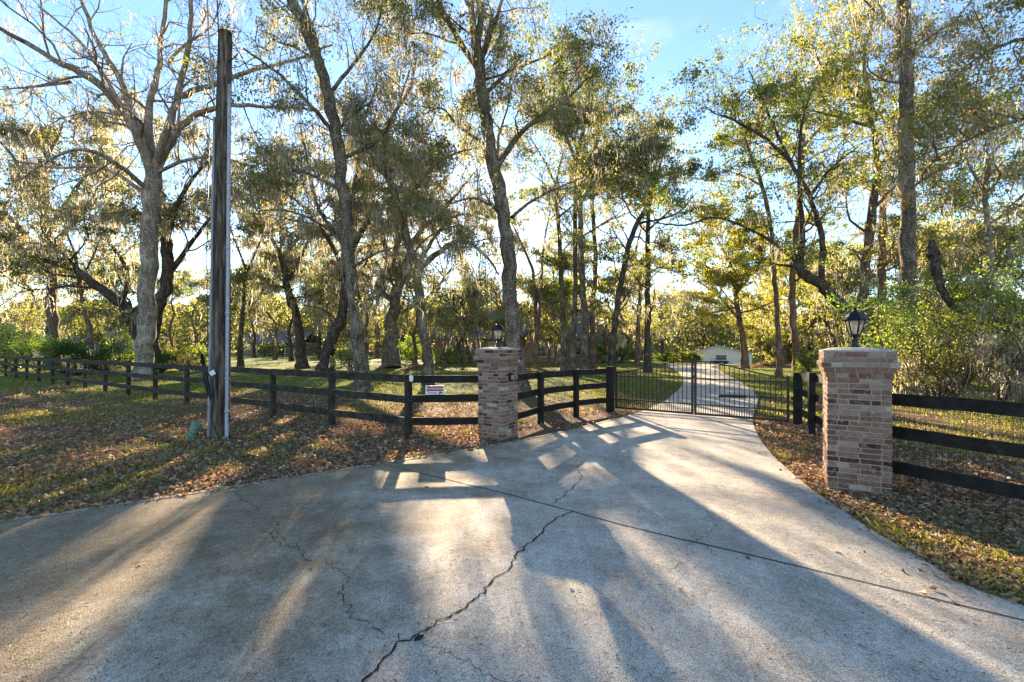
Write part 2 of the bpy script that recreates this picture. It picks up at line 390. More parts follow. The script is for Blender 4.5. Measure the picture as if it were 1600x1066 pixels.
# ------------------------------------------------------------------ ground and driveway
xs = np.concatenate([np.linspace(-400, -60, 12), np.linspace(-50, 70, 61), np.linspace(90, 400, 12)])
ys = np.concatenate([np.linspace(-120, -10, 6), np.linspace(0, 120, 61), np.linspace(150, 700, 12)])
gx, gy = np.meshgrid(xs, ys, indexing='xy')
V = np.stack([gx, gy, H(gx, gy)], -1).reshape(-1, 3)
nx, ny = len(xs), len(ys)
i, j = np.meshgrid(np.arange(nx - 1), np.arange(ny - 1))
q = np.stack([j * nx + i, j * nx + i + 1, (j + 1) * nx + i + 1, (j + 1) * nx + i], -1).reshape(-1, 4)
gr = link('ground', new_mesh('ground', V, q.ravel(), np.full(len(q), 4), M['ground'], smooth=True))
tag(gr, kind='structure')

def catmull(pts, n=8):
    pts = np.array(pts, float); out = []
    Q = np.vstack([2 * pts[0] - pts[1], pts, 2 * pts[-1] - pts[-2]])
    for k in range(1, len(Q) - 2):
        for t in np.linspace(0, 1, n, endpoint=False):
            a, b, c, d = Q[k - 1], Q[k], Q[k + 1], Q[k + 2]
            out.append(.5 * ((2 * b) + (-a + c) * t + (2 * a - 5 * b + 4 * c - d) * t * t + (-a + 3 * b - 3 * c + d) * t ** 3))
    out.append(pts[-1]); return np.array(out)
leftE = [G(*p) for p in [(0, 822), (150, 801), (300, 778), (450, 753), (600, 729), (740, 706), (860, 683), (940, 664), (985, 650), (1012, 641), (1040, 627), (1062, 608), (1068, 596), (1064, 586), (1052, 577), (1040, 571.5)]]
rightE = [G(*p) for p in [(1600, 955), (1440, 880), (1330, 812), (1260, 762), (1205, 712), (1183, 680), (1176, 655), (1183, 632), (1182, 620), (1170, 607), (1150, 594), (1124, 580), (1114, 573), (1165, 570.2)]]
leftE = [np.array([-9.5, 2.2, 0]), np.array([-7.0, 3.4, 0])] + leftE
rightE = [np.array([7.5, -1.2, 0]), np.array([4.4, 1.7, 0])] + rightE
LE = catmull(leftE)[:, :2]; RE = catmull(rightE)[:, :2]
drive_poly = [(-30, -2.6), (-14, 1.0)] + [tuple(p) for p in LE] + [tuple(p) for p in RE[::-1]] + [(14, -4), (30, -7), (30, -14), (-30, -14)]
import bmesh
from mathutils.geometry import tessellate_polygon
from mathutils import Vector
def drive():
    # wavy slab: resample both edges, rows of quads between them
    m = 90
    def res(E, n):
        s = np.concatenate([[0], np.cumsum(np.linalg.norm(np.diff(E, axis=0), axis=1))]); t = np.linspace(0, 1, n) ** 1.0 * s[-1]
        return np.stack([np.interp(t, s, E[:, 0]), np.interp(t, s, E[:, 1])], -1)
    A = np.vstack([[(-30, -2.6), (-14, 1.0)], LE]); B = np.vstack([[(30, -7), (14, -4)], RE])
    bm = bmesh.new(); poly = drive_poly
    # clean tessellation
    tv = [Vector((p[0], p[1], 0)) for p in poly]
    tris = tessellate_polygon([tv])
    vs = [bm.verts.new((p[0], p[1], 0)) for p in poly]
    for t in tris:
        try: bm.faces.new([vs[k] for k in t])
        except ValueError: pass
    bmesh.ops.recalc_face_normals(bm, faces=bm.faces)
    for f in bm.faces:
        if f.normal.z < 0: f.normal_flip()
    # cut across at regular depths so the slab can follow the ground
    for y in list(range(34, 90, 4)):
        g = bm.verts[:] + bm.edges[:] + bm.faces[:]
        bmesh.ops.bisect_plane(bm, geom=g, plane_co=(0, y, 0), plane_no=(0, 1, 0))
    for x in range(12, 42, 4):
        g = bm.verts[:] + bm.edges[:] + bm.faces[:]
        bmesh.ops.bisect_plane(bm, geom=g, plane_co=(x, 0, 0), plane_no=(1, 0, 0))
    for v in bm.verts:
        far = 0.03 * float(ss(v.co.y, 18, 40))
        v.co.z = float(H(v.co.x, v.co.y)) + .035 + far
    bnd = [e for e in bm.edges if e.is_boundary]
    r = bmesh.ops.extrude_edge_only(bm, edges=bnd)
    for v in [g for g in r['geom'] if isinstance(g, bmesh.types.BMVert)]: v.co.z -= .2
    for f in bm.faces: f.material_index = 0
    # cracks and tooled joints as narrow dark strips set on the slab
    def strip(px, w, jit, mi, step=.03):
        pts = np.array([G(*p)[:2] for p in px]); s = np.concatenate([[0], np.cumsum(np.linalg.norm(np.diff(pts, axis=0), axis=1))])
        n = max(4, int(s[-1] / step)); t = np.linspace(0, s[-1], n)
        q = np.stack([np.interp(t, s, pts[:, 0]), np.interp(t, s, pts[:, 1])], -1)
        d = np.gradient(q, axis=0); d /= np.linalg.norm(d, axis=1, keepdims=True); nrm = np.stack([-d[:, 1], d[:, 0]], -1)
        if jit:
            k = np.cumsum(rng.normal(size=n)) * jit * .5; k -= np.linspace(k[0], k[-1], n); k += rng.normal(size=n) * jit * .6
            q = q + nrm * k[:, None]
        ww = w * (.45 + .9 * rng.random(n)) if jit else np.full(n, w)
        ww[0] *= .2; ww[-1] *= .2
        a = q + nrm * ww[:, None] / 2; b = q - nrm * ww[:, None] / 2
        va = [bm.verts.new((x, y, .039)) for x, y in a]; vb = [bm.verts.new((x, y, .039)) for x, y in b]
        for k in range(n - 1):
            f = bm.faces.new([va[k], va[k + 1], vb[k + 1], vb[k]]); f.material_index = mi
            f.normal_update()
            if f.normal.z < 0: f.normal_flip()
    strip([(601, 730), (800, 779), (1000, 834), (1200, 881), (1400, 930), (1600, 979), (1750, 1015)], .014, 0, 1, .3)
    strip([(560, 1090), (590, 1058), (622, 1018), (660, 1005), (700, 972), (737, 940), (775, 905), (800, 873), (850, 830), (872, 812), (897, 803)], .014, .016, 1)
    strip([(648, 1012), (655, 1006), (663, 1003)], .05, .004, 1)
    strip([(862, 792), (885, 770), (905, 752), (903, 735), (912, 722)], .010, .02, 1)
    strip([(365, 773), (400, 800), (437, 822), (445, 855), (500, 879), (540, 888), (570, 915), (563, 940), (580, 970), (605, 992), (626, 1010)], .0055, .03, 1)
    strip([(660, 1012), (690, 1035), (760, 1066), (840, 1085)], .004, .02, 1)
    strip([(1050, 734), (1110, 742), (1180, 752), (1268, 766)], .008, .012, 1)
    strip([(950, 712), (1080, 738), (1060, 731)], .004, .02, 1)
    strip([(1095, 760), (1160, 772), (1230, 780), (1300, 787)], .006, .02, 1)
    strip([(800, 696), (900, 712), (1000, 728), (1010, 731)], .006, .008, 1)
    strip([(985, 652), (1060, 664), (1180, 680)], .012, .004, 1)
    strip([(1040, 895), (1080, 892), (1075, 870), (1095, 850)], .005, .03, 1)
    strip([(1105, 800), (1115, 830), (1100, 850), (1120, 880)], .005, .03, 1)
    strip([(420, 838), (470, 860), (445, 880)], .006, .03, 1)
    me = bpy.data.meshes.new('driveway'); bm.to_mesh(me); bm.free()
    me.materials.append(M['concrete'])
    m2 = simple('crack_dirt', (.03, .027, .022), .95, 40, .6, spec=.05, bstr=.5); me.materials.append(m2)
    return link('driveway', me)
tag(drive(), kind='structure')
m = MB(); E = LE[:len(LE) * 9 // 16]; dE = np.gradient(E, axis=0); dE /= np.linalg.norm(dE, axis=1, keepdims=True); nE = np.stack([-dE[:, 1], dE[:, 0]], -1)
for k in range(len(E)):
    if k == 0: rows = []
    e, n_ = E[k], nE[k]; wv = .085 + .006 * math.sin(k * .9); rows.append([(*(e - n_ * .0), .037), (*(e + n_ * .03), .046), (*(e + n_ * wv), .041), (*(e + n_ * (wv + .02)), -.05)])
V = [p for r_ in rows for p in r_]; m.add(V, [[k * 4 + a, (k + 1) * 4 + a, (k + 1) * 4 + a + 1, k * 4 + a + 1] for k in range(len(rows) - 1) for a in range(3)])
kb = m.build('kerb', simple('kerb_concrete', (.27, .24, .19), .9, 9, .9, spec=.15, bstr=.8), None, True); tag(kb, kind='structure')

# ------------------------------------------------------------------ leaf litter, grass, twigs
def quad_leaves(p, size, up=None, aspect=.55, fold=.25):
    """p (N,3), size (N,) : folded 2-tri-pair leaves -> V, quads (2 per leaf)"""
    n = len(p)
    a = rng.normal(size=(n, 3))
    if up is not None: a[:, 2] *= up
    a /= np.linalg.norm(a, axis=1, keepdims=True)
    b = rng.normal(size=(n, 3));
    if up is not None: b[:, 2] *= up
    b -= a * (a * b).sum(1, keepdims=True); b /= np.linalg.norm(b, axis=1, keepdims=True) + 1e-9
    c = np.cross(a, b)
    s = size[:, None]
    base = p - a * s * .5; tip = p + a * s * .5
    m1 = p + b * s * aspect * .5 + c * s * fold * .3; m2 = p - b * s * aspect * .5 + c * s * fold * .3
    V = np.stack([base, m1, tip, m2], 1).reshape(-1, 3)
    q = np.arange(n * 4).reshape(n, 4)
    return V, q
def leaf_obj(name, p, size, mat, parent=None, tint=None, up=None, aspect=.55, fold=.3, loc=None):
    V, q = quad_leaves(p, size, up, aspect, fold)
    if loc is not None: V = V - np.array(loc)
    if tint is None: tint = np.clip(rng.normal(.45, .22, len(p)), 0, 1)
    return link(name, new_mesh(name, V, q.ravel(), np.full(len(q), 4), mat, tint), parent)
def field(n, dmin, dmax, pw=1.6):
    """random ground points denser near the camera"""
    u = rng.random(n); e = 1 - pw
    d = (dmin ** e + u * (dmax ** e - dmin ** e)) ** (1 / e)
    px = rng.uniform(-160, 1760, n); x = (px - 800) / F * d
    return x, d
def off_drive(x, y, tol=0.0):
    return ~inpoly(x, y, drive_poly)
x, y = field(300000, 3.0, 34, 1.8)
dens = np.where(x < 6, .55, .75) + .5 * lownoise(x, y, .9, 3)
fence_line_d = (8.58 - y) * .55 + (x + 1.92) * -.83   # side of the long left fence
dens += .45 * lownoise(x, y, 3.4, 5)
dens -= .45 * ss(y - (8.58 - (x + 1.92) * .656), 1.5, 8) * (x < -1.9)
dens -= .55 * ss(y, 13, 22)
dens += .5 * ((x > 3.5) & (y > 3) & (y < 9)) - .75 * ((x > 6.3) & (y > 6.8))
dens += .35 * ((x < 0) & (y < 11) & (x > -9))
k = off_drive(x, y) & (rng.random(len(x)) < dens)
x, y = x[k], y[k]
sz = (.024 + .062 * rng.random(len(x)) ** 2.2) * (1 + .025 * y)
p = np.stack([x, y, H(x, y) + .012 + rng.random(len(x)) * .035], 1)
lit = leaf_obj('fallen_leaves', p, sz, M['litter'], up=.35, aspect=.6, fold=.8, tint=np.clip(rng.beta(2, 2.2, len(x)), 0, 1))
tag(lit, 'brown fallen leaves scattered over the verge and the lawn', 'leaves', kind='stuff')
x, y = field(60000, 2.9, 16, 1.7); k = inpoly(x, y, drive_poly); x, y = x[k], y[k]
EE = np.vstack([LE, RE]); EE = EE[EE[:, 1] < 20]; dd_ = np.min(np.hypot(x[:, None] - EE[None, :, 0], y[:, None] - EE[None, :, 1]), 1)
k = rng.random(len(x)) < .13 * np.exp(-dd_ / .12) + .0008; x, y = x[k], y[k]
ed = leaf_obj('blown_leaves', np.stack([x, y, np.full(len(x), .048)], 1), .02 + .05 * rng.random(len(x)), M['litter'], up=.25, aspect=.6, fold=.7, tint=rng.beta(2, 2.4, len(x)))
tag(ed, 'dry leaves blown onto the edges of the concrete driveway', 'leaves', kind='stuff')
# debris on the concrete
x, y = field(3800, 2.0, 14, 1.6)
k = inpoly(x, y, drive_poly); x, y = x[k], y[k]
p = np.stack([x, y, np.full(len(x), .043)], 1)
deb = leaf_obj('twig_debris', p, rng.uniform(.012, .05, len(x)), M['litter'], up=.02, aspect=.16, fold=.2, tint=rng.random(len(x)) * .45)
tag(deb, 'small twigs and crumbs of dry leaf on the concrete', 'debris', kind='stuff')
# grass blades
def blades(x, y, h, w, tint, name, label):
    n = len(x); a = rng.random(n) * 6.283; lean = rng.normal(0, .45, (n, 2)) * h[:, None]
    dx, dy = np.cos(a) * w / 2, np.sin(a) * w / 2; z = H(x, y)
    V = np.stack([np.stack([x - dx, y - dy, z], 1), np.stack([x + dx, y + dy, z], 1),
                  np.stack([x + lean[:, 0] * .5 + dx * .6, y + lean[:, 1] * .5 + dy * .6, z + h * .65], 1),
                  np.stack([x + lean[:, 0], y + lean[:, 1], z + h], 1)], 1).reshape(-1, 3)
    o = link(name, new_mesh(name, V, np.arange(4 * n), np.full(n, 4), M['grass'], tint)); return tag(o, label, 'grass', kind='stuff')
x, y = field(330000, 2.9, 40, 1.7)
g = .12 + .5 * lownoise(x, y, .8, 21) + .3 * (y > 14) + .45 * ((x > 6) & (y > 6.5))
k = off_drive(x, y) & (rng.random(len(x)) < g); x, y = x[k], y[k]
h = rng.uniform(.025, .075, len(x)) * (1 + .015 * y); w = rng.uniform(.006, .012, len(x)) * (1 + .12 * y)
blades(x, y, h, w, np.clip(rng.normal(.5, .22, len(x)) - .12 * (y > 12), 0, 1), 'grass', 'short green and straw grass of the verge and lawn')

x0, y0 = field(330, 3.0, 22, 1.6); k = off_drive(x0, y0) & (lownoise(x0, y0, 1.3, 44) > .1); x0, y0 = x0[k], y0[k]
m_i = rng.integers(0, len(x0), 7000); x = x0[m_i] + rng.normal(0, .07, len(m_i)); y = y0[m_i] + rng.normal(0, .07, len(m_i)); k = off_drive(x, y); x, y = x[k], y[k]
blades(x, y, rng.uniform(.03, .10, len(x)), rng.uniform(.004, .008, len(x)) * (1 + .06 * y), np.clip(rng.normal(.45, .25, len(x)), 0, 1), 'grass_tufts', 'taller tufts of grass standing through the fallen leaves')
n = 900; x, y = field(n, 3.0, 16, 1.5); k = off_drive(x, y, 0); x, y = x[k], y[k]; a = rng.random(len(x)) * 3.14; L_ = rng.uniform(.08, .35, len(x)); dv = np.stack([np.cos(a) * L_, np.sin(a) * L_, rng.normal(0, .02, len(x))], 1) / 2
c_ = np.stack([x, y, np.full(len(x), .035)], 1); mid = c_ + rng.normal(0, .012, c_.shape); mid[:, 2] = .045
V, q = tube_batch(np.stack([c_ - dv, mid, c_ + dv], 1), np.stack([np.full(len(x), .004), np.full(len(x), .0035), np.full(len(x), .002)], 1), 4)
tag(link('fallen_twigs', new_mesh('fallen_twigs', V, q.ravel(), np.full(len(q), 4), M['bark'])), 'thin fallen twigs lying among the leaves', 'twigs', kind='stuff')

# ------------------------------------------------------------------ trees
def unit(v): return v / (np.linalg.norm(v) + 1e-9)
class Tree:
    def __init__(s): s.tubes = {}; s.leafpts = []; s.mosspts = []
    def tube(s, pts, rad, sides): s.tubes.setdefault((len(pts), sides), []).append((pts, rad))
    def grow(s, p, d, L, r, lvl, maxl, wig=.28, up=.05, kids=(7, 5, 4), leaf_from=None):
        n = (7, 6, 5, 4, 3)[min(lvl, 4)]
        pts = [np.array(p, float)]; d = unit(d)
        for k in range(n - 1):
            d = unit(d + rng.normal(0, wig, 3) + np.array([0, 0, up])); pts.append(pts[-1] + d * L / (n - 1))
        pts = np.array(pts); rad = np.linspace(r, r * .3, n)
        s.tube(pts, rad, (8, 5, 4, 3)[min(lvl, 3)])
        if lvl >= maxl - 1: s.leafpts.append(pts[1:])
        s.mosspts.append(pts[:])
        if lvl < maxl:
            for c in range(kids[min(lvl, len(kids) - 1)]):
                t = rng.uniform(.25, 1) * (n - 1); k = min(int(t), n - 2); q = pts[k] + (pts[k + 1] - pts[k]) * (t - k)
                dd = unit(pts[k + 1] - pts[k]); sd = unit(np.cross(dd, rng.normal(size=3)))
                nd = unit(dd * rng.uniform(.35, .9) + sd * rng.uniform(.6, 1) + np.array([0, 0, .12]))
                s.grow(q, nd, L * rng.uniform(.42, .66), r * .5 * (1 - .3 * t / n), lvl + 1, maxl, wig, up, kids)
    def limb(s, pts, r0, r1, side=0, Ls=3.0, t0=.25, maxl=3, kids=(5, 4, 4), sides=12, flare=0, updir=.25, first=1, bump=.04):
        P_ = catmull(pts, 5); n = len(P_)
        P_[1:-1] += rng.normal(0, r0 * .12, (n - 2, 3))
        tt = np.linspace(0, 1, n); rad = r0 + (r1 - r0) * tt ** .85
        if flare: rad *= 1 + flare * np.exp(-tt * n * .55)
        s.tube(P_, rad * (1 + rng.normal(0, .03, n)), sides)
        s.mosspts.append(P_[int(n * max(t0, .15)):])
        for c in range(side):
            t = (t0 + (1 - t0) * (c + rng.random()) / max(side, 1)) * (n - 1); k = min(int(t), n - 2)
            q = P_[k] + (P_[k + 1] - P_[k]) * (t - k); dd = unit(P_[k + 1] - P_[k]); sd = unit(np.cross(dd, rng.normal(size=3)))
            nd = unit(dd * rng.uniform(.1, .7) + sd + np.array([0, 0, updir]))
            rr = max(rad[k] * .4, .02); s.grow(q, nd, Ls * rng.uniform(.6, 1.2), min(rr, .02 * Ls + .02), first, maxl, kids=kids)
    def bark_mesh(s, mat, name, loc):
        Vs, Qs = [], []; o = 0
        for (n, sides), L in s.tubes.items():
            V, q = tube_batch(np.array([a for a, _ in L]), np.array([b for _, b in L]), sides, .05 if sides > 8 else 0)
            Vs.append(V); Qs.append(q + o); o += len(V)
        V = np.vstack(Vs) - loc; q = np.vstack(Qs)
        return new_mesh(name, V, q.ravel(), np.full(len(q), 4), mat, smooth=True)
def pick(lst, n, jit, w_long=True):
    """n random points on the polylines"""
    A = np.vstack([l[:-1] for l in lst]); B = np.vstack([l[1:] for l in lst]); L = np.linalg.norm(B - A, axis=1); L /= L.sum()
    k = rng.choice(len(A), n, p=L); t = rng.random((n, 1)); return A[k] + (B[k] - A[k]) * t + rng.normal(0, jit, (n, 3)), k
def moss_mesh(pts, n, name, loc, length=(.3, 1.1), width=.035, clumps=.045, keep=True, zfloor=.6):
    nc = max(1, int(n * clumps)); c, _ = pick(pts, nc, .02)
    cl = 1.15 * rng.uniform(length[0], length[1], nc) * rng.choice([.5, 1, 1.5], nc, p=[.45, .4, .15])
    k = rng.integers(0, nc, n); offc = rng.normal(0, .10 + width, (n, 3)) * np.array([1, 1, .5]); base = c[k] + offc
    L = cl[k] * np.clip(1.15 - 2.0 * np.linalg.norm(offc[:, :2], axis=1) / (.25 + width * 2), .15, 1.1) * rng.uniform(.55, 1.1, n); L = np.minimum(L, np.maximum(base[:, 2] - zfloor, .1))
    ok = np.ones(n, bool)
    if keep: ok = sun_keep(base - np.array([0, 0, .4]))
    base, L = base[ok], L[ok]; n = len(base)
    if n == 0: return None
    lv = np.array([0, .25, .6, 1.0]); prof = np.array([.5, 1, .8, .08])
    a = rng.random(n) * 6.283; side = np.stack([np.cos(a), np.sin(a), np.zeros(n)], 1)
    w = width * .8 * rng.uniform(.4, 1.4, n); sway = np.cumsum(rng.normal(0, .08, (n, 4, 3)), 1) * L[:, None, None]; sway[:, 0] = 0; sway[..., 2] *= .3
    ctr = base[:, None, :] + sway; ctr[..., 2] -= L[:, None] * lv
    off = side[:, None, :] * (w[:, None] * prof)[..., None] / 2
    V = np.stack([ctr - off, ctr + off], 2).reshape(-1, 3) - loc         # n,4,2
    f = np.array([[0, 1, 3, 2], [2, 3, 5, 4], [4, 5, 7, 6]]); q = (f[None] + (np.arange(n) * 8)[:, None, None]).reshape(-1, 4)
    return new_mesh(name, V, q.ravel(), np.full(len(q), 4), M['moss'], np.repeat(np.clip(rng.normal(.5, .22, n), 0, 1), 3))
def crown_mesh(pts, n, size, mat, name, loc, jit=.14, keep=True, shift=0):
    m = max(20, n // 16); cc, kk = pick(pts, m, jit * .5); k = rng.integers(0, m, n)
    sc_ = rng.uniform(.55, 1.35, (m, 1))
    p = cc[k] + rng.normal(0, 1, (n, 3)) * np.array([1, 1, .6]) * (jit * 1.25 * sc_)[k]
    tone = rng.normal(0, .17, m)[k]                    # clumps lighter or darker together
    if keep:
        ok = sun_keep(p); p, tone = p[ok], tone[ok]
    n = len(p)
    V, q = quad_leaves(p, size * rng.uniform(.7, 1.5, n), None, .6, .3)
    return new_mesh(name, V - loc, q.ravel(), np.full(n, 4), mat, np.clip(.50 + shift + tone + rng.normal(0, .17, n), 0, 1))
MOSS_K, LEAF_K = 1.5, 1.45
def finish_tree(t, name, label, loc, barkm, leafm, nleaf, lsize, nmoss, mlen=(.3, 1.1), mw=.035, group=None, jit=.14, keep=True, shift=0, cat='tree', pts=None):
    loc = np.array(loc, float); nleaf = int(nleaf * LEAF_K); nmoss = int(nmoss * MOSS_K)
    root = empty(name, loc, label, cat, group)
    link('trunk', t.bark_mesh(barkm, 'trunk', loc), root)
    if nleaf: link('crown', crown_mesh(t.leafpts, nleaf, lsize, leafm, 'crown', loc, jit, keep, shift), root)
    if nmoss:
        me = moss_mesh(t.mosspts, nmoss, 'spanish_moss', loc, mlen, mw, keep=keep)
        if me: link('spanish_moss', me, root)['kind'] = 'stuff'
    return root
def pp(D, *pts):
    """photo pixels -> points at depth D (+ optional offset)"""
    return [P(q[0], q[1], D + (q[2] if len(q) > 2 else 0)) for q in pts]
def base_pt(px, D): x = (px - 800) / F * D; return np.array([x, D, float(H(x, D))])

def hero(name, label, D, bx, trunk, limbs, r, barkm='bark', leafm='oak', nleaf=9000, lsize=.11, nmoss=3000, mlen=(.3, 1.1), mw=.035,
         side=7, Ls=3.0, maxl=3, kids=(5, 4, 4), t0=.4, tside=4, shift=0, flare=.6, jit=.14, updir=.25, r1=None):
    """trunk: photo pixel path above the base; limbs: list of (path, r0, r1[, side])"""
    b = base_pt(bx, D); t = Tree()
    pts = [b - np.array([0, 0, .15])] + pp(D, *trunk)
    t.limb(pts, r, r1 or r * .6, side=tside, Ls=Ls, t0=t0, maxl=maxl, kids=kids, sides=16, flare=flare, updir=updir)
    for l in limbs:
        path, r0, r1_ = l[0], l[1], l[2]; sd = l[3] if len(l) > 3 else side
        t.limb(pp(D, *path), r0, r1_, side=sd, Ls=Ls, t0=.15, maxl=maxl, kids=kids, sides=9, updir=updir)
    return finish_tree(t, name, label, b, M[barkm], M[leafm], nleaf, lsize, nmoss, mlen, mw, jit=jit, shift=shift)

# T1 big bare tree on the left
hero('bare_tree', 'big pale bare-branched tree spreading over the long black fence left of the utility pole', 24, 222,
     [(226, 540), (231, 440), (236, 330), (240, 265)],
     [([(240, 275), (205, 190, -1), (150, 130, -2), (80, 90, -3), (-30, 30, -4)], .30, .07, 9),
      ([(238, 262), (218, 205, 1), (185, 120, 2), (150, 60, 3), (120, -20, 4)], .28, .08, 8),
      ([(240, 262), (232, 180), (248, 100, 1), (262, -20, 1)], .26, .09, 7),
      ([(242, 262), (262, 200, -1), (283, 130, -1), (296, 60, -2), (300, -30, -2)], .22, .07, 7),
      ([(245, 262), (272, 215), (300, 183), (360, 165), (430, 168, 1), (490, 172, 1)], .24, .04, 8),
      ([(283, 150), (330, 133, -1), (400, 108, -1), (448, 98, -1), (520, 70, -1)], .16, .04, 7),
      ([(205, 200), (170, 130, 2), (120, 60, 2), (60, 10, 3)], .15, .04, 6),
      ([(232, 298), (170, 248, -2), (110, 236, -3), (20, 285, -4)], .14, .03, 8),
      ([(225, 300), (160, 262, 1), (90, 262, 2), (10, 250, 2)], .12, .03, 7),
      ([(245, 270), (290, 250, -1), (340, 247, -2), (400, 262, -2)], .11, .03, 7),
      ([(110, 128), (60, 135), (0, 140)], .09, .03, 5),
      ([(262, 100), (290, 70), (330, 40), (345, 0)], .10, .03, 6)],
     .42, 'barkpale', 'autumn', 900, .10, 8500, (.3, 1.1), .035, Ls=3.6, kids=(5, 4, 3), maxl=4, tside=0, t0=.8, r1=.36, flare=.45)

# oak behind it with a low dark limb
hero('live_oak', 'dark mossy oak behind the big bare tree with one low limb reaching left', 31, 237,
     [(237, 520), (246, 480), (262, 430), (258, 370), (270, 330)],
     [([(222, 530), (190, 478, -1), (150, 445, -2), (110, 418, -2), (40, 400, -3)], .42, .12, 9),
      ([(190, 478), (200, 430, 1), (170, 380, 1), (120, 350, 0)], .2, .05, 7),
      ([(262, 430), (300, 380, 1), (330, 340, 0), (380, 300, 0)], .2, .05, 8),
      ([(258, 370), (230, 300, 1), (180, 260, 0)], .18, .05, 7),
      ([(265, 340), (300, 280, -1), (350, 230, -1)], .18, .05, 7)],
     .48, 'barkdark', 'oak', 12000, .15, 12000, (.6, 2.1), .07, Ls=4.0, tside=2)

hero('live_oak', 'leaning mossy oak far left, hung thickly with grey moss over the palmettos', 34, 84,
     [(84, 540), (82, 470), (78, 400), (70, 320), (66, 250)],
     [([(80, 430), (40, 370), (0, 330), (-60, 310)], .25, .06, 9),
      ([(78, 400), (120, 340), (170, 300), (200, 290)], .22, .06, 9),
      ([(70, 320), (30, 260), (0, 220)], .2, .05, 8),
      ([(75, 360), (130, 280), (160, 230)], .2, .05, 8),
      ([(66, 260), (90, 215), (100, 190)], .14, .04, 6)],
     .40, 'bark', 'oak', 15000, .17, 17000, (.7, 2.3), .08, Ls=4.2, tside=4)

# thin leaning trunk at 145 and 375
hero('slender_tree', 'thin leaning trunk beside the palmettos, between the leftmost oak and the big bare tree', 30, 146,
     [(140, 520), (128, 460), (118, 400)], [([(118, 400), (100, 350), (90, 310)], .08, .03, 5), ([(125, 440), (150, 390), (165, 350)], .07, .03, 5)],
     .16, 'bark', 'oak', 4500, .15, 4000, (.5, 1.4), .06, Ls=2.5)
hero('slender_tree', 'thin straight tree on the lawn just right of the utility pole', 38, 376,
     [(377, 520), (381, 470), (384, 420)], [([(384, 420), (365, 370), (350, 330)], .1, .04, 6), ([(383, 430), (410, 370), (425, 320)], .1, .04, 6)],
     .2, 'barkdark', 'oak', 5500, .16, 5000, (.6, 1.8), .07, Ls=3.2)
hero('mossy_oak', 'dark curved trunk in front of the far board fence, hung with moss', 36, 474,
     [(470, 540), (462, 490), (450, 450), (440, 400)], [([(440, 400), (410, 350), (370, 320)], .18, .05, 8), ([(450, 440), (480, 380), (500, 320)], .16, .05, 8), ([(440, 400), (440, 330), (450, 260)], .16, .05, 8)],
     .38, 'barkdark', 'oak', 11000, .17, 9000, (.7, 2.2), .08, Ls=4.0)

# T2 tall leaning trunk
hero('tall_oak', 'tall rough-barked tree leaning left, its foot just behind the middle of the fence', 17.6, 568,
     [(562, 560), (554, 480), (545, 400), (536, 300), (524, 210), (505, 120), (480, 55), (452, -10)],
     [([(500, 110), (492, 60, .5), (478, 20, .5), (470, -30, 1)], .13, .07, 4),
      ([(524, 210), (480, 160, -1), (440, 120, -1), (380, 75, -2)], .09, .03, 8),
      ([(530, 250), (590, 220, 1), (620, 170, 1), (640, 110, 1)], .09, .03, 9),
      ([(538, 300), (490, 275, 0), (440, 262, 0), (400, 280, 0)], .08, .02, 8),
      ([(512, 150), (560, 90, 1), (590, 40, 1), (600, -20, 1)], .08, .03, 8),
      ([(545, 390), (500, 350, 1), (450, 330, 1), (400, 330, 1)], .07, .02, 7),
      ([(548, 420), (590, 395, -1), (640, 380, -1)], .06, .02, 6)],
     .27, 'bark', 'oak', 19000, .085, 11000, (.3, 1.2), .035, Ls=2.4, tside=5, t0=.35, r1=.17, flare=.5)

# T3 leaning dark trunk
hero('leaning_oak', 'thick dark trunk leaning right on the lawn, left of the tall rough-barked tree', 32, 508,
     [(515, 540), (535, 490), (540, 440), (548, 390)],
     [([(548, 390), (580, 340), (620, 300), (650, 250)], .24, .06, 9), ([(542, 430), (510, 370), (470, 320), (430, 290)], .2, .05, 9), ([(548, 390), (550, 320), (560, 250), (570, 180)], .2, .05, 9),
      ([(548, 390), (500, 330), (480, 250), (470, 200)], .18, .05, 8)],
     .45, 'barkdark', 'autumn', 12000, .15, 19000, (.6, 2.0), .065, Ls=4.2)

# T6 gnarled oak behind
hero('gnarled_oak', 'massive gnarled oak on the far lawn, curtained with long moss', 37, 612,
     [(610, 530), (615, 480), (625, 440)],
     [([(625, 440), (680, 400), (720, 375), (760, 400), (780, 430)], .30, .06, 9), ([(625, 440), (600, 380), (590, 320), (560, 270)], .3, .06, 9),
      ([(625, 440), (650, 370), (700, 320), (740, 270)], .3, .06, 9), ([(612, 470), (570, 430), (530, 410)], .22, .05, 8), ([(660, 400), (700, 345), (730, 335), (760, 345)], .18, .05, 7),
      ([(610, 420), (640, 320), (650, 250), (640, 200)], .25, .05, 8)],
     .65, 'bark', 'oak', 12500, .16, 26000, (.8, 2.8), .07, Ls=4.6, shift=.15)

# T4
hero('slanting_oak', 'slim slanting trunk behind the warning sign, bending left as it rises', 20.5, 671,
     [(669, 570), (664, 520), (655, 460), (643, 400), (628, 340), (612, 290), (598, 250)],
     [([(612, 290), (580, 240, 1), (570, 190, 1), (590, 130, 1)], .10, .04, 9), ([(625, 330), (660, 280, 0), (700, 245, -1), (750, 230, -1)], .10, .03, 9),
      ([(598, 250), (610, 190, 0), (640, 140, 0), (650, 90, 0)], .10, .04, 9), ([(643, 400), (670, 370), (720, 350)], .06, .02, 5)],
     .24, 'bark', 'autumn', 14500, .10, 11000, (.4, 1.5), .04, Ls=2.9, tside=2, t0=.6)

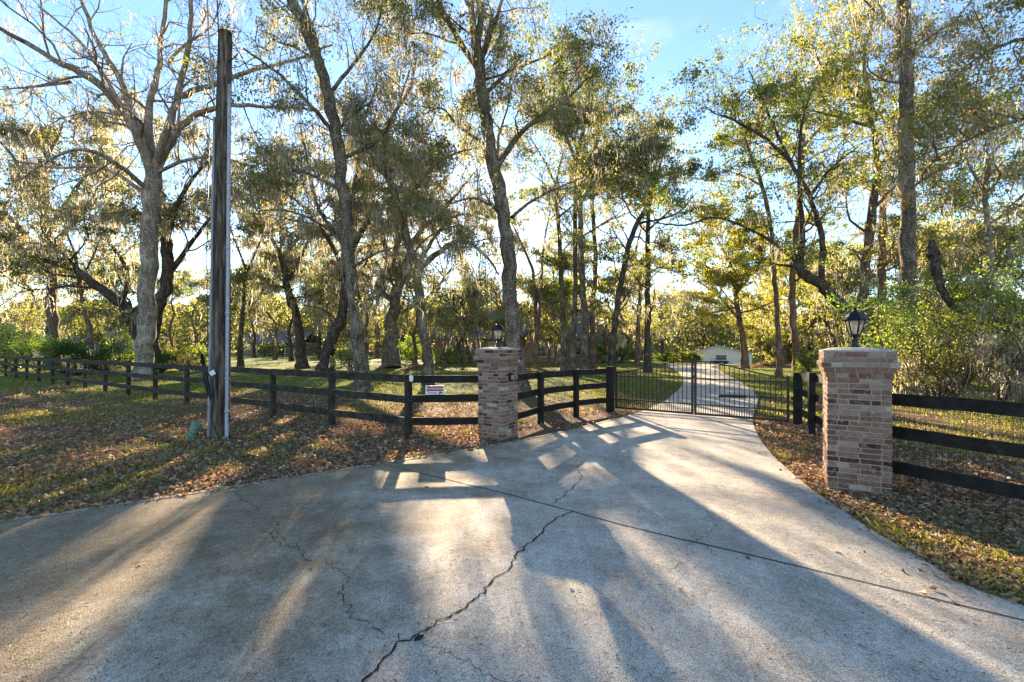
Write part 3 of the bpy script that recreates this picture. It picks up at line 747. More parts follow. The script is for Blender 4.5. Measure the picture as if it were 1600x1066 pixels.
# T5 central tall oak
hero('tall_oak', 'tall central tree rising right behind the left brick pillar and forking high', 17, 812,
     [(806, 560), (799, 480), (794, 400), (784, 320), (768, 245), (757, 180), (750, 120), (744, 70)],
     [([(748, 110), (715, 60), (690, 10), (670, -30)], .13, .07, 5), ([(744, 80), (738, 30), (735, -30)], .14, .09, 4), ([(746, 80), (752, 30, 1), (748, -30, 1)], .12, .08, 3),
      ([(750, 100), (775, 30, -1), (790, -20, -1)], .09, .04, 5),
      ([(777, 262), (805, 218), (840, 185), (880, 160), (920, 120)], .12, .04, 10), ([(800, 340), (830, 315, 1), (875, 292, 1), (930, 270, 1)], .07, .02, 8),
      ([(880, 160), (930, 180, 1), (975, 220, 1)], .06, .02, 8), ([(765, 230), (720, 200), (690, 170), (660, 180)], .07, .02, 8),
      ([(785, 330), (740, 310, -1), (700, 320, -1)], .07, .02, 8), ([(755, 150), (800, 110, 1), (850, 90, 1), (900, 60, 1)], .08, .02, 8)],
     .30, 'bark', 'oak', 34000, .085, 9500, (.3, 1.2), .035, Ls=2.3, tside=5, t0=.45, r1=.18, flare=.4)

# right of centre
hero('twin_stem_tree', 'twin-stemmed tree on the lawn directly right of the left pillar lamp', 36, 838,
     [(838, 520), (836, 460), (832, 420)], [([(832, 420), (810, 370), (790, 330)], .12, .04, 7), ([(834, 560), (842, 500), (845, 450), (850, 380), (860, 330)], .16, .05, 10)],
     .2, 'barkpine', 'green', 8000, .15, 4500, (.5, 1.5), .06, Ls=3.2, shift=.15)
for lab, bx, D, tr, r, bk, lf, nl, nm in [
    ('straight dark trunk second right of the left pillar lamp', 882, 31, [(880, 500), (876, 420), (872, 340), (868, 290)], .2, 'bark', 'oak', 8000, 4500),
    ('paler trunk third right of the left pillar lamp, wrapped in low foliage', 896, 30, [(897, 500), (899, 400), (900, 300), (905, 240)], .19, 'bark', 'green', 9000, 3500),
    ('bushy trunk right of centre forking low over the short fence section', 913, 29, [(914, 500), (908, 400), (906, 320), (900, 250)], .24, 'bark', 'oak', 10000, 3500),
    ('thin trunk behind the fence section nearest the gate', 928, 32, [(926, 500), (930, 400), (925, 300), (935, 210)], .18, 'barkpine', 'green', 9000, 3500),
    ('dark leaning trunk right beside the left gate post, tilting right', 956, 27, [(960, 520), (967, 460), (978, 400), (995, 350), (1020, 310)], .2, 'barkdark', 'oak', 9000, 4000),
    ('straight dark trunk seen through the left gate leaf', 1012, 30, [(1012, 500), (1012, 420), (1013, 360), (1016, 300)], .21, 'barkdark', 'oak', 12000, 4500),
    ('thin reddish trunk between the left gate leaf trees', 995, 42, [(997, 500), (1000, 450), (992, 400)], .2, 'barkpine', 'yellow', 7000, 2500),
]:
    x1, y1 = tr[-1]
    hero('slender_tree' if r < .2 else 'woodland_tree', lab, D, bx, tr,
         [([tr[-1], (x1 - 18, y1 - 40), (x1 - 40, y1 - 75)], r * .5, .03, 6), ([tr[-1], (x1 + 10, y1 - 45), (x1 + 22, y1 - 90)], r * .5, .03, 6),
          ([tr[-2], (x1 + 35, y1 + 25), (x1 + 65, y1 - 5)], r * .4, .03, 5)],
         r, bk, lf, nl, .14, nm, (.4, 1.4), .055, Ls=3.0, tside=9, t0=.25, kids=(4, 4, 4))

# pines and the trees right of the gate
hero('tall_pine', 'slim reddish pine trunk just right of the driveway gate, bending left at the top', 26, 1218,
     [(1217, 540), (1213, 470), (1209, 420), (1203, 350), (1190, 290), (1172, 240)], [([(1172, 240), (1165, 215), (1170, 190)], .08, .03, 6), ([(1190, 290), (1160, 275), (1120, 262)], .06, .02, 6)],
     .15, 'barkpine', 'green', 5500, .13, 1500, (.3, 1.0), .05, Ls=2.6, tside=2, t0=.8)
hero('golden_tree', 'yellow-green tree on the lawn in front of the cream garage', 36, 1164,
     [(1162, 540), (1155, 500), (1150, 460), (1150, 430)], [([(1155, 500), (1120, 460), (1090, 440)], .12, .04, 9), ([(1150, 460), (1180, 420), (1200, 400)], .12, .04, 9), ([(1150, 430), (1130, 390), (1120, 370)], .12, .04, 9),
      ([(1152, 480), (1110, 490), (1085, 500)], .09, .03, 8), ([(1150, 440), (1090, 410), (1070, 400)], .1, .03, 8), ([(1155, 490), (1190, 480), (1210, 470)], .09, .03, 7)],
     .26, 'barkpine', 'yellow', 34000, .16, 3500, (.4, 1.3), .055, Ls=2.8, shift=.1)
hero('woodland_tree', 'brown trunk with ferns at its foot, right of the slim reddish pine', 33, 1246,
     [(1243, 540), (1238, 480), (1240, 420), (1245, 360), (1252, 280), (1254, 210)], [([(1252, 280), (1220, 240), (1180, 225)], .12, .04, 8), ([(1254, 230), (1290, 190), (1320, 150)], .12, .04, 8)],
     .26, 'barkpine', 'green', 13000, .14, 4500, (.4, 1.4), .055, Ls=3.2, tside=8, t0=.3)
hero('arching_oak', 'dark oak behind the right pillar arching left, with a long thin limb over the gate', 21, 1352,
     [(1345, 520), (1316, 479), (1281, 444), (1250, 422), (1246, 395)],
     [([(1281, 444), (1285, 381), (1276, 340), (1266, 307), (1237, 256), (1197, 216), (1165, 198), (1130, 180)], .15, .04, 13),
      ([(1250, 420), (1253, 360), (1249, 283), (1252, 197), (1270, 140)], .15, .04, 10),
      ([(1246, 410), (1215, 385), (1178, 362), (1119, 340), (1070, 352), (1020, 348)], .09, .03, 9),
      ([(1237, 256), (1210, 200, 1), (1190, 150, 1), (1170, 110, 1)], .08, .03, 9),
      ([(1197, 216), (1150, 190), (1110, 175)], .06, .02, 8),
      ([(1266, 307), (1300, 262), (1340, 230)], .08, .03, 8)],
     .30, 'barkdark', 'green', 22000, .105, 3500, (.3, 1.1), .04, Ls=2.6, tside=2, t0=.7)
hero('mossy_oak', 'tall oak left of the big dark pine trunk, forking over the right pillar', 24, 1352,
     [(1350, 520), (1348, 460), (1352, 417), (1363, 327), (1372, 268)],
     [([(1372, 268), (1394, 236), (1430, 190), (1470, 140)], .14, .04, 8), ([(1370, 270), (1365, 200), (1340, 130), (1310, 90)], .16, .04, 10), ([(1366, 200), (1300, 180), (1250, 170)], .09, .03, 9),
      ([(1368, 190), (1350, 90), (1370, 20)], .12, .03, 9), ([(1355, 160), (1290, 110), (1270, 70)], .1, .03, 8), ([(1362, 330), (1400, 290), (1440, 270)], .1, .03, 6)],
     .30, 'bark', 'yellow', 19000, .115, 7000, (.4, 1.5), .05, Ls=3.0, tside=4, t0=.4)
hero('tall_pine', 'tall straight dark pine trunk right of the right lantern, taller than the picture', 18, 1420,
     [(1419, 540), (1418, 440), (1418, 330), (1417, 200), (1415, 90), (1413, -30)],
     [([(1416, 100), (1450, 60), (1500, 30)], .07, .03, 8), ([(1417, 200), (1470, 170), (1530, 150)], .06, .02, 8), ([(1415, 60), (1380, 30), (1350, 0)], .07, .03, 7), ([(1418, 300), (1460, 270), (1500, 260)], .05, .02, 6)],
     .27, 'bark', 'autumn', 7500, .09, 5500, (.3, 1.3), .04, Ls=2.2, tside=6, t0=.4, r1=.21)
hero('red_pine', 'stout reddish pine trunk behind the shrubs, between two dark trunks right of the lamp', 34, 1378,
     [(1378, 520), (1378, 440), (1378, 380), (1380, 300)], [([(1380, 300), (1400, 240), (1410, 200)], .16, .05, 8)],
     .35, 'barkpine', 'oak', 9000, .15, 5000, (.5, 1.6), .06, Ls=3.4, tside=7, t0=.4)
hero('woodland_tree', 'slim grey tree at the right edge forking above the leafy shrubs', 20, 1560,
     [(1556, 520), (1552, 440), (1545, 360), (1538, 300), (1550, 240)], [([(1538, 300), (1510, 250), (1490, 200)], .07, .03, 8), ([(1550, 240), (1590, 200), (1640, 180)], .07, .03, 8), ([(1545, 350), (1600, 320), (1650, 300)], .07, .03, 8)],
     .14, 'barkpale', 'green', 15000, .10, 6500, (.4, 1.5), .045, Ls=2.4, tside=8, t0=.3)
# tree standing outside the frame on the right, branches reaching in
hero('sweetgum', 'near tree at the right edge with drooping branches of orange and green leaves', 11, 1790,
     [(1790, 400), (1780, 200), (1770, 50)],
     [([(1780, 200), (1690, 180), (1600, 185), (1520, 215), (1460, 250)], .08, .015, 12), ([(1775, 120), (1680, 70), (1600, 60), (1530, 90), (1480, 130)], .08, .015, 12),
      ([(1785, 260), (1700, 260), (1620, 290), (1560, 340)], .06, .015, 9), ([(1770, 60), (1680, -10), (1600, -20), (1500, 0)], .07, .015, 9)],
     .25, 'bark', 'autumn', 11000, .075, 3600, (.2, .8), .025, Ls=1.3, tside=0, t0=.8, kids=(4, 4, 3))

# ------------------------------------------------------------------ generic woodland copies
def generic(kind, D0=1.0):
    t = Tree(); hgt = rng.uniform(12, 15)
    x = y = 0; pts = [np.array([0, 0, -.2])]
    for k in range(1, 6):
        pts.append(np.array([rng.normal(0, .35) * k * .5, rng.normal(0, .35) * k * .5, hgt * .72 * k / 5]))
    low = .12 if kind != 'pine' else .6
    t.limb(pts, .28, .12, side=11, Ls=4.6, t0=low, maxl=3, kids=(4, 4, 3), sides=9, flare=.6)
    top = pts[-1]
    for a in range(4):
        an = a * 1.57 + rng.random(); e = np.array([math.cos(an) * 2.5, math.sin(an) * 2.5, 0])
        t.limb([top, top + e * .5 + np.array([0, 0, 1.3]), top + e + np.array([0, 0, 2.7])], .1, .03, side=5, Ls=2.8, t0=.2, maxl=3, kids=(4, 4, 3), sides=6)
    return t
variants = []
for kind, lf, nl, nm, bk, ls in [('oak', 'far', 9500, 5000, 'bark', .2), ('oak', 'far', 8500, 6500, 'barkdark', .2), ('green', 'green', 10500, 1500, 'bark', .19), ('yellow', 'yellow', 9500, 1800, 'barkpine', .19), ('pine', 'oak', 7000, 2200, 'barkpine', .19)]:
    variants.append((generic(kind), lf, nl, nm, bk, ls))
def wood(px, D, v, label, s=1.0, name='woodland_tree'):
    src, lf, nl, nm, bk, ls = variants[v]; b = base_pt(px, D); t = Tree(); a = rng.random() * 6.28; sx, sy = rng.uniform(.85, 1.2, 2)
    Rm = np.array([[math.cos(a) * sx, -math.sin(a) * sx, 0], [math.sin(a) * sy, math.cos(a) * sy, 0], [0, 0, 1]]) * s
    f = lambda q: q @ Rm.T + b
    for key, L in src.tubes.items(): t.tubes[key] = [(f(q), r_ * s) for q, r_ in L]
    t.leafpts = [f(q) for q in src.leafpts]; t.mosspts = [f(q) for q in src.mosspts]
    return finish_tree(t, name, label, b, M[bk], M[lf], nl, ls, nm, (.6, 1.9), .075, jit=.2)
BACK = [
 (-10, 44, 1, 'grey mossy tree at the far left edge behind the fence', .95), (40, 52, 0, 'pale green tree behind the palmettos at far left', .9),
 (118, 47, 2, 'green tree behind the palmettos, left of the big bare tree', .75), (185, 50, 1, 'grey mossy tree just left of the big bare trunk, far back', .85),
 (270, 58, 2, 'bright green tree between the big bare trunk and the utility pole', .75), (305, 66, 0, 'hazy tree far back, just left of the utility pole', .85),
 (398, 72, 1, 'hazy mossy tree in front of the distant grey-roofed house', .9), (430, 60, 0, 'pale mossy tree left of the far fence trunk', .8),
 (500, 62, 1, 'mossy tree behind the dark leaning trunk', .9), (545, 56, 2, 'dark green tree behind the tall rough-barked trunk', .8),
 (590, 68, 0, 'pale tree far behind the gnarled oak', 1.0), (640, 58, 3, 'yellowish tree just right of the gnarled oak', .75),
 (695, 46, 2, 'green tree behind the slanting trunk, at the left end of the brick house', .6), (735, 48, 2, 'leafy green tree left of the left pillar lamp', .62),
 (765, 60, 4, 'reddish trunk beside the left pillar lamp', .9), (812, 44, 3, 'yellow-leaved small tree in front of the brick house', .5),
 (720, 40, 1, 'mossy low tree hiding the left half of the brick house', .5), (790, 42, 0, 'grey-green tree directly behind the left brick pillar', .55),
 (868, 40, 2, 'small green tree in front of the right half of the brick house', .5), (648, 44, 0, 'pale mossy tree left of the brick house', .7),
 (520, 46, 3, 'yellow-tinged tree behind the dark leaning trunk', .7), (352, 50, 1, 'mossy tree directly behind the utility pole', .7),
 (455, 54, 1, 'mossy tree right of the dark curved trunk, beyond the far fence', .95), (570, 50, 0, 'grey mossy tree filling the gap right of the tall rough-barked tree', .95), (628, 62, 1, 'drooping mossy tree far behind the gnarled oak', 1.1),
 (700, 58, 0, 'tall pale mossy tree behind the left end of the brick house', 1.05), (752, 64, 1, 'tall mossy tree rising behind the brick house roof, left of the left lantern', 1.1), (880, 60, 1, 'tall mossy tree behind the right half of the brick house', 1.0), (1000, 70, 0, 'tall pale tree behind the thin trunks left of the gate', 1.1),
 (858, 46, 3, 'yellow-green tree in front of the brick house middle', .55), (905, 66, 0, 'pale tree rising behind the brick house roof', 1.1),
 (945, 48, 0, 'grey-green tree at the right end of the brick house', .6), (978, 58, 3, 'yellow tree above the round shrub by the driveway', .8),
 (1035, 80, 1, 'hazy dark tree behind the clipped hedge', .9), (1060, 98, 0, 'distant tree left of the garage roof', 1.1),
 (1100, 100, 1, 'dark tree directly behind the garage roof', 1.0), (1140, 96, 2, 'green tree right behind the garage', 1.0),
 (1190, 62, 3, 'yellow-green tree between the golden tree and the slim pine', .8), (1228, 50, 0, 'pale mossy tree behind the slim reddish pine', .8),
 (1275, 44, 3, 'yellow-green tree left of the right pillar lamp', .8), (1300, 38, 1, 'grey moss-covered tree just left of the right pillar', .6),
 (1325, 50, 2, 'green tree behind the right pillar lamp', .95), (1400, 44, 4, 'reddish pine behind the tall dark pine trunk', 1.0),
 (1450, 40, 3, 'yellow-green tree right of the tall dark pine trunk', .85), (1500, 34, 0, 'grey-green mossy tree behind the leafy shrubs', .75),
 (1560, 38, 2, 'green tree at the right edge behind the leafy shrubs', .9), (1625, 32, 1, 'dark mossy tree at the extreme right edge', .8),
]
for px, D, v, lab, s in BACK:
    wood(px, D, v, lab, s)
# distant wood: one mass closing the horizon
def distant():
    Vs, Qs, Ts = [], [], []; o = 0
    n = 210000
    px = rng.uniform(-500, 2100, n); D = rng.uniform(100, 150, n); x = (px - 800) / F * D
    top = 12.5 + 3.4 * lownoise(px, px * 0, .02, 9) + 1.5 * lownoise(px, D * .2, .09, 10)
    z = rng.random(n) ** .8 * top
    cell = lownoise(px * .12, z * 1.2, 1.0, 12)
    p = np.stack([x, D, z + H(x, D)], 1)
    k = (cell > -1.4)
    p, cell, z = p[k], cell[k], z[k]
    V, q = quad_leaves(p, rng.uniform(.55, 1.15, len(p)), None, .7, .3)
    return new_mesh('distant_woods', V, q.ravel(), np.full(len(q), 4), M['far'], np.clip(.5 + .18 * cell + rng.normal(0, .14, len(p)), 0, 1))
tag(link('distant_woods', distant()), 'hazy far wood closing the view beyond the lawns', 'woods', kind='stuff')

# ------------------------------------------------------------------ shrubs and palmettos
def bush(name, label, px, D, rx, rz, zc, n, size, mat, moss=0, dx=0, stems=7, slim=1.0, keep=True, ry=None, cat='shrub', mlen=(.3, .9), group=None, hang=0):
    b = base_pt(px, D); t = Tree(); ry = ry or rx * .7
    for k in range(stems):
        u = rng.normal(size=3); u /= np.linalg.norm(u); e = b + np.array([u[0] * rx * .75, u[1] * ry * .75, zc + u[2] * rz * .6])
        mid = (b + e) / 2 + rng.normal(0, .15, 3) * rx * .4
        t.limb([b + rng.normal(0, .1, 3) * [1, 1, 0], mid, e], .05 * (1 + .1 * rx) * slim, .015 * slim, side=6, Ls=rx * .75 * (.5 + .5 * slim), t0=.35, maxl=3, kids=(4, 3, 3), sides=6)
    root = empty(name, b, label, cat, group)
    link('stem', t.bark_mesh(M['bark'], 'stem', b), root)
    lp = t.leafpts
    # trim to the plant's own volume
    p, k = pick(lp, n * 2, .12); q = (p - b - np.array([0, 0, zc])) / np.array([rx, ry, rz]); rr = np.linalg.norm(q, axis=1)
    lim = .95 + .40 * np.sin(q[:, 0] * 4.1 + px) * np.sin(q[:, 2] * 4.7 + px * .7) + .28 * np.sin(q[:, 0] * 9 + q[:, 2] * 7 + px); ok = (rr < lim + .2 * rng.random(len(p))) & (p[:, 2] > b[2] + .05); p, k = p[ok][:n], k[ok][:n]
    if len(p) < n:      # fill clumps near the shell
        m = n - len(p); u = rng.normal(size=(60, 3)); u /= np.linalg.norm(u, axis=1, keepdims=True); cc = u * rng.uniform(.5, 1.12, (60, 1)); cc = cc[rng.integers(0, 60, m)] + rng.normal(0, .12, (m, 3))
        p2 = cc * np.array([rx, ry, rz]) + b + np.array([0, 0, zc]); ok = p2[:, 2] > b[2] + .04; p = np.vstack([p, p2[ok]]); k = np.concatenate([k, rng.integers(0, 50, ok.sum())])
    tone = rng.normal(0, .15, k.max() + 1)[k]
    if keep:
        ok = sun_keep(p, .45); p, tone = p[ok], tone[ok]
    V, qd = quad_leaves(p, size * rng.uniform(.6, 1.35, len(p)), None, .5, .3)
    link('foliage', new_mesh('foliage', V - b, qd.ravel(), np.full(len(qd), 4), M[mat], np.clip(.45 + tone + rng.normal(0, .17, len(p)), 0, 1)), root)
    if moss:
        me = moss_mesh(t.mosspts, moss, 'spanish_moss', b, mlen, .04, keep=False, zfloor=b[2] + .15)
        if me: link('spanish_moss', me, root)['kind'] = 'stuff'
    return root
bush('leafy_shrub', 'large glossy-leaved evergreen shrub directly right of the right pillar lamp', 1400, 15.5, 2.0, 1.85, 2.75, 13000, .10, 'shrub', 250, stems=7, slim=.6)
bush('leafy_shrub', 'large glossy-leaved evergreen shrub in the middle of the right-hand thicket', 1490, 14.5, 2.0, 1.9, 2.75, 13500, .10, 'green', 500, stems=7, slim=.6)
bush('leafy_shrub', 'large glossy-leaved evergreen shrub at the right edge of the picture', 1600, 13.5, 1.9, 2.0, 2.5, 13500, .095, 'shrub', 500, stems=7, slim=.6)
bush('leafy_shrub', 'dark low shrub behind the right pillar, under the glossy thicket', 1345, 17.5, 1.1, 1.1, 1.5, 6000, .09, 'green', 300)
bush('drooping_bush', 'wispy yellow-grey bush drooping above the wire fence right of the right pillar', 1560, 13.2, 1.5, .8, 1.15, 9000, .06, 'yellow', 3000)
bush('drooping_bush', 'wispy moss-hung bush under the glossy thicket, nearer the tall pine foot', 1470, 14.6, 1.5, .85, 1.1, 8500, .065, 'yellow', 2600)
bush('fern_clump', 'bright fern clump at the foot of the brown trunk right of the gate', 1262, 31, .9, .6, .6, 2500, .16, 'green', 0)
bush('round_shrub', 'clipped round shrub beside the white porch, left of the gate trees', 970, 50, 1.6, .85, .85, 5000, .13, 'green', 0, keep=False)
bush('round_shrub', 'clipped round shrub at the left corner of the cream garage', 1084, 66, 1.5, 1.0, 1.0, 4500, .16, 'green', 0, keep=False)
bush('clipped_hedge', 'long low clipped hedge along the far curve of the driveway', 1052, 62, 2.4, .7, .7, 6000, .15, 'green', 0, keep=False, ry=.8)
bush('dark_shrub', 'dark evergreen shrub at the foot of the tall rough-barked tree', 548, 31, 1.1, 1.5, 1.3, 7000, .15, 'shrub', 300)
bush('dark_shrub', 'dark shrub mound on the far lawn right of the gnarled oak', 646, 46, 1.7, 1.4, 1.3, 5000, .18, 'shrub', 0)
bush('dark_shrub', 'dark foundation shrub against the brick house left of the left pillar', 700, 47, 2.2, .8, .8, 4500, .17, 'shrub', 0)
bush('dark_shrub', 'dark foundation shrub against the brick house near the white porch', 930, 48, 1.4, 1.1, 1.0, 4500, .17, 'shrub', 0)
bush('green_shrub', 'sunlit green shrub between the big bare trunk and the utility pole', 268, 36, 1.5, 1.0, 1.0, 5500, .15, 'yellow', 200)
bush('clipped_hedge', 'short dark clipped hedge just left of the utility pole', 306, 40, 1.3, .9, .9, 5500, .14, 'shrub', 0)
bush('dry_bush', 'straw-coloured dry bush beside the hedge left of the pole', 284, 33, 1.0, .6, .5, 3000, .13, 'autumn', 400)
bush('dark_shrub', 'dark shrub under the mossy oaks at the far left edge', 6, 36, 2.6, 2.2, 1.8, 9000, .17, 'shrub', 1500)
bush('dark_shrub', 'dark shrub behind the foot of the big bare tree', 196, 38, 1.8, 1.8, 1.5, 7000, .17, 'shrub', 600)
bush('dark_shrub', 'shadowy shrub right of the slim leaning trunk', 160, 33, 1.3, 1.0, .9, 5000, .15, 'oak', 300)
bush('yard_shrub', 'small yellow-green shrub in front of the distant grey-roofed house', 423, 84, 2.4, 1.0, 1.2, 3000, .24, 'yellow', 0, keep=False)
for px, D, rx, h_, lab in [(30, 70, 6, 4, 'hazy understorey thicket far left behind the palmettos'), (130, 66, 6, 4, 'hazy understorey thicket behind the slim leaning trunk'), (235, 72, 6, 3.5, 'hazy thicket behind the big bare tree'),
                          (560, 76, 7, 4, 'understorey thicket behind the tall rough-barked tree'), (670, 78, 7, 4.5, 'understorey thicket left of the brick house'), (1215, 58, 5, 4, 'sunlit thicket behind the slim reddish pine'),
                          (1290, 52, 5, 4, 'sunlit thicket left of the right pillar'), (1380, 48, 5, 4.5, 'thicket behind the right pillar'), (1470, 44, 5, 4.5, 'thicket behind the right-hand shrubs'), (1570, 42, 5, 5, 'thicket at the far right behind the shrubs'), (1010, 88, 6, 4, 'dark thicket behind the clipped hedge')]:
    bush('thicket', lab, px, D, rx, h_, h_ * .8, 14000, .28, 'far', 900, slim=.4, keep=False, cat='thicket', mlen=(.8, 2.0))
t = Tree(); t.limb(pp(14, (1456, 375), (1456, 386), (1458, 398)), .07, .15, side=0, sides=12, bump=.1); t.limb(pp(14, (1458, 396), (1464, 425), (1470, 450), (1484, 474), (1502, 492)), .16, .07, side=0, sides=12, bump=.1); b = P(1458, 396, 14); rt = empty('dead_limb', b, 'short dark shaggy limb hanging down into the leafy thicket right of the lantern', 'branch'); link('limb', t.bark_mesh(M['barkdark'], 'limb', b), rt)
def palmetto(label, px, D, h=1.7, nf=16):
    b = base_pt(px, D); root = empty('palmetto', b, label, 'palmetto', 'palmettos under the oaks at the left')
    for k in range(nf):
        a = rng.random() * 6.283; el = rng.uniform(.3, 1.4); L = h * rng.uniform(.5, .9); m = MB()
        d = np.array([math.cos(a) * math.cos(el), math.sin(a) * math.cos(el), math.sin(el)]); hub = d * L
        m.tube([np.zeros(3), hub * .5 + [0, 0, .05], hub], [.03, .022, .014], 4, .3)
        sd = unit(np.cross(d, (0, 0, 1))); up = np.cross(sd, d); tn = float(np.clip(rng.normal(.5, .25), 0, 1))
        for j in range(13):
            th = (j - 6) / 6 * 1.75; dj = unit(d * math.cos(th) + sd * math.sin(th) + up * .15); pj = unit(np.cross(dj, up)) * .045
            l2 = h * .42 * rng.uniform(.8, 1.1); mm_ = hub + dj * l2 * .55; tip = hub + dj * l2 - np.array([0, 0, l2 * .22])
            m.add([hub, mm_ + pj, tip, mm_ - pj], [[0, 1, 2, 3]], float(np.clip(tn + rng.normal(0, .1), 0, 1)))
        m.build('frond', M['palm'], root)
for px, D, h_, lab in [(58, 31, 2.3, 'leftmost large palmetto in the dark under the oaks'), (102, 29, 2.4, 'tall palmetto right of the leftmost one'), (122, 27, 2.0, 'bright palmetto left of the slim leaning trunk'),
                      (168, 29, 1.8, 'palmetto just right of the slim leaning trunk'), (22, 31, 1.7, 'low palmetto near the left edge'), (250, 30, 1.3, 'small palmetto right of the big bare trunk')]:
    palmetto(lab, px, D, h_ * 1.15, 15)

# ------------------------------------------------------------------ brick pillars
def brick_pillar(cx, cy, label, rz, W=.60):
    root = empty('brick_pillar', (cx, cy, 0), label, 'pillar', None, rz)
    sh, co = MB(), MB()
    bh, mj = .050, .011; course = bh + mj
    def ring(mb, w, z, odd, hb=bh):
        """one course of bricks around a square of side w"""
        dpt = .09
        for s_ in range(4):
            a = s_ * math.pi / 2; ca, sa = math.cos(a), math.sin(a)
            x = -w / 2 + (0 if odd else dpt + mj); end = w / 2 - (dpt + mj if odd else 0); first = True
            if (s_ % 2): x = -w / 2 + (dpt + mj if odd else 0); end = w / 2 - (0 if odd else dpt + mj)
            else: x = -w / 2 + (0 if odd else dpt + mj); end = w / 2 - (0 if odd else dpt + mj)
            if (s_ % 2): x = -w / 2 + (dpt + mj if odd else 0); end = w / 2 - (dpt + mj if odd else 0)
            while x < end - .02:
                L = .195 * rng.uniform(.93, 1.05)
                if first and rng.random() < .5: L *= .55
                first = False
                if end - (x + L) < .06: L = end - x
                c = x + L / 2; yy = -w / 2 + dpt / 2 + rng.normal(0, .0018)
                t = np.clip(rng.choice([.08, .34, .5, .66, .88], p=[.12, .24, .29, .22, .13]) + rng.normal(0, .07), 0, 1)
                mb.box((c * ca - yy * sa, c * sa + yy * ca, z + hb / 2 + rng.normal(0, .001)), (L, dpt, hb), a + rng.normal(0, .004), t, 0, .004)
                x += L + mj
    nc = 23; z = -.06
    for k in range(nc): ring(sh, W, z, k % 2); z += course
    top = z
    # mortar core
    sh.box((0, 0, (top - .06) / 2), (W - .010, W - .010, top + .06), 0, .5, 1)
    widths = [W + .035, W + .07, W + .125, W + .08, W + .08]
    z0 = top
    for k, w in enumerate(widths):
        ring(co, w, z, k % 2); co.box((0, 0, z + course / 2), (w - .014, w - .014, course - (.001 if k < 4 else .0)), 0, .5, 1); z += course
    o1 = sh.build('shaft', [M['brick'], M['mortar']], root); o2 = co.build('corbel', [M['brick'], M['mortar']], root)
    cap = MB(); w = W + .075; n = 9; g = np.linspace(-1, 1, n); V = []
    for b_ in g:
        for a_ in g: V.append((a_ * w / 2, b_ * w / 2, z + .012 + .035 * (1 - a_ ** 4) * (1 - b_ ** 4) + rng.normal(0, .0015)))
    Fs = [[j_ * n + i_, j_ * n + i_ + 1, (j_ + 1) * n + i_ + 1, (j_ + 1) * n + i_] for j_ in range(n - 1) for i_ in range(n - 1)]
    cap.add(V, Fs); cap.box((0, 0, z + .005), (w - .002, w - .002, .016)); cap.build('cap', M['cap'], root, True)
    return root, z + .045
PR = math.atan2(-.28, .49)
pl_top = brick_pillar(-.26, 8.66, 'weathered brick pillar left of the gate with a black lantern on top', PR, .545)[1]
pr_top = brick_pillar(4.116, 5.53, 'large weathered brick pillar in the right foreground, lit by low sun on its left side', PR)[1]
def lantern(cx, cy, z, label, s=1.0):
    root = empty('pillar_lantern', (cx, cy, z), label, 'lantern', None, .3); root.scale = (s, s, s)
    b = MB(); b.lathe((0, 0, 0), [(.048, 0), (.048, .025), (.038, .03), (.036, .085), (.045, .09), (.045, .10), (.028, .105), (.024, .125), (.042, .135), (.048, .15), (.03, .152)], 20); b.build('base', M['lampblack'], root, False)
    g = MB(); h = 6
    prof = [(.050, .155), (.068, .205), (.085, .265), (.097, .325)]
    g.lathe((0, 0, 0), [(r - .004, zz) for r, zz in prof], h, caps=False); g.build('glass', M['glass'], root)
    fr = MB()
    for k in range(h):
        a = k * math.pi / 3
        for (r0, z0), (r1, z1) in zip(prof[:-1], prof[1:]): fr.beam((r0 * math.cos(a), r0 * math.sin(a), z0), (r1 * math.cos(a), r1 * math.sin(a), z1), .012, .012)
    fr.lathe((0, 0, 0), [(.052, .15), (.056, .152), (.056, .164), (.052, .166)], h); fr.lathe((0, 0, 0), [(.100, .322), (.106, .324), (.106, .336), (.100, .338)], h); fr.build('frame', M['lampblack'], root)
    rf = MB(); rf.lathe((0, 0, 0), [(.10, .332), (.138, .330), (.140, .340), (.108, .372), (.085, .405), (.050, .432), (.024, .442), (.020, .450), (.026, .458), (.012, .466), (.016, .478), (.008, .490), (.001, .497)], 12 if False else 6); rf.build('roof', M['lampblack'], root)
    bl = MB(); bl.lathe((0, 0, 0), [(.012, .155), (.012, .2), (.026, .22), (.03, .25), (.02, .285), (.002, .295)], 12); bl.build('bulb', M['white'], root, True)
lantern(-.26, 8.66, pl_top - .006, 'black six-sided lantern on the left brick pillar, seen against foliage')
lantern(4.116, 5.53, pr_top - .006, 'larger-looking black six-sided lantern with frosted glass on the right brick pillar')
# keypad on the left pillar
kp = empty('intercom_box', (0, 0, 0), 'small black keypad box mounted on the right face of the left brick pillar', 'keypad')
c0 = np.array([-.26 + .49 * .62 * 1.0, 8.66 - .28 * .62, 1.14]); ux = np.array([.868, -.496, 0]); uy = np.array([.496, .868, 0])
c1 = np.array([-.26, 8.66, 1.14]) + ux * .29 + uy * -.02
m_ = MB(); m_.box(c1, (.05, .10, .16), PR, bev=.008); m_.build('housing', M['lampblack'], kp)
m_ = MB(); m_.box(c1 + ux * .033, (.008, .08, .07), PR); m_.build('key_panel', M['grey'], kp)

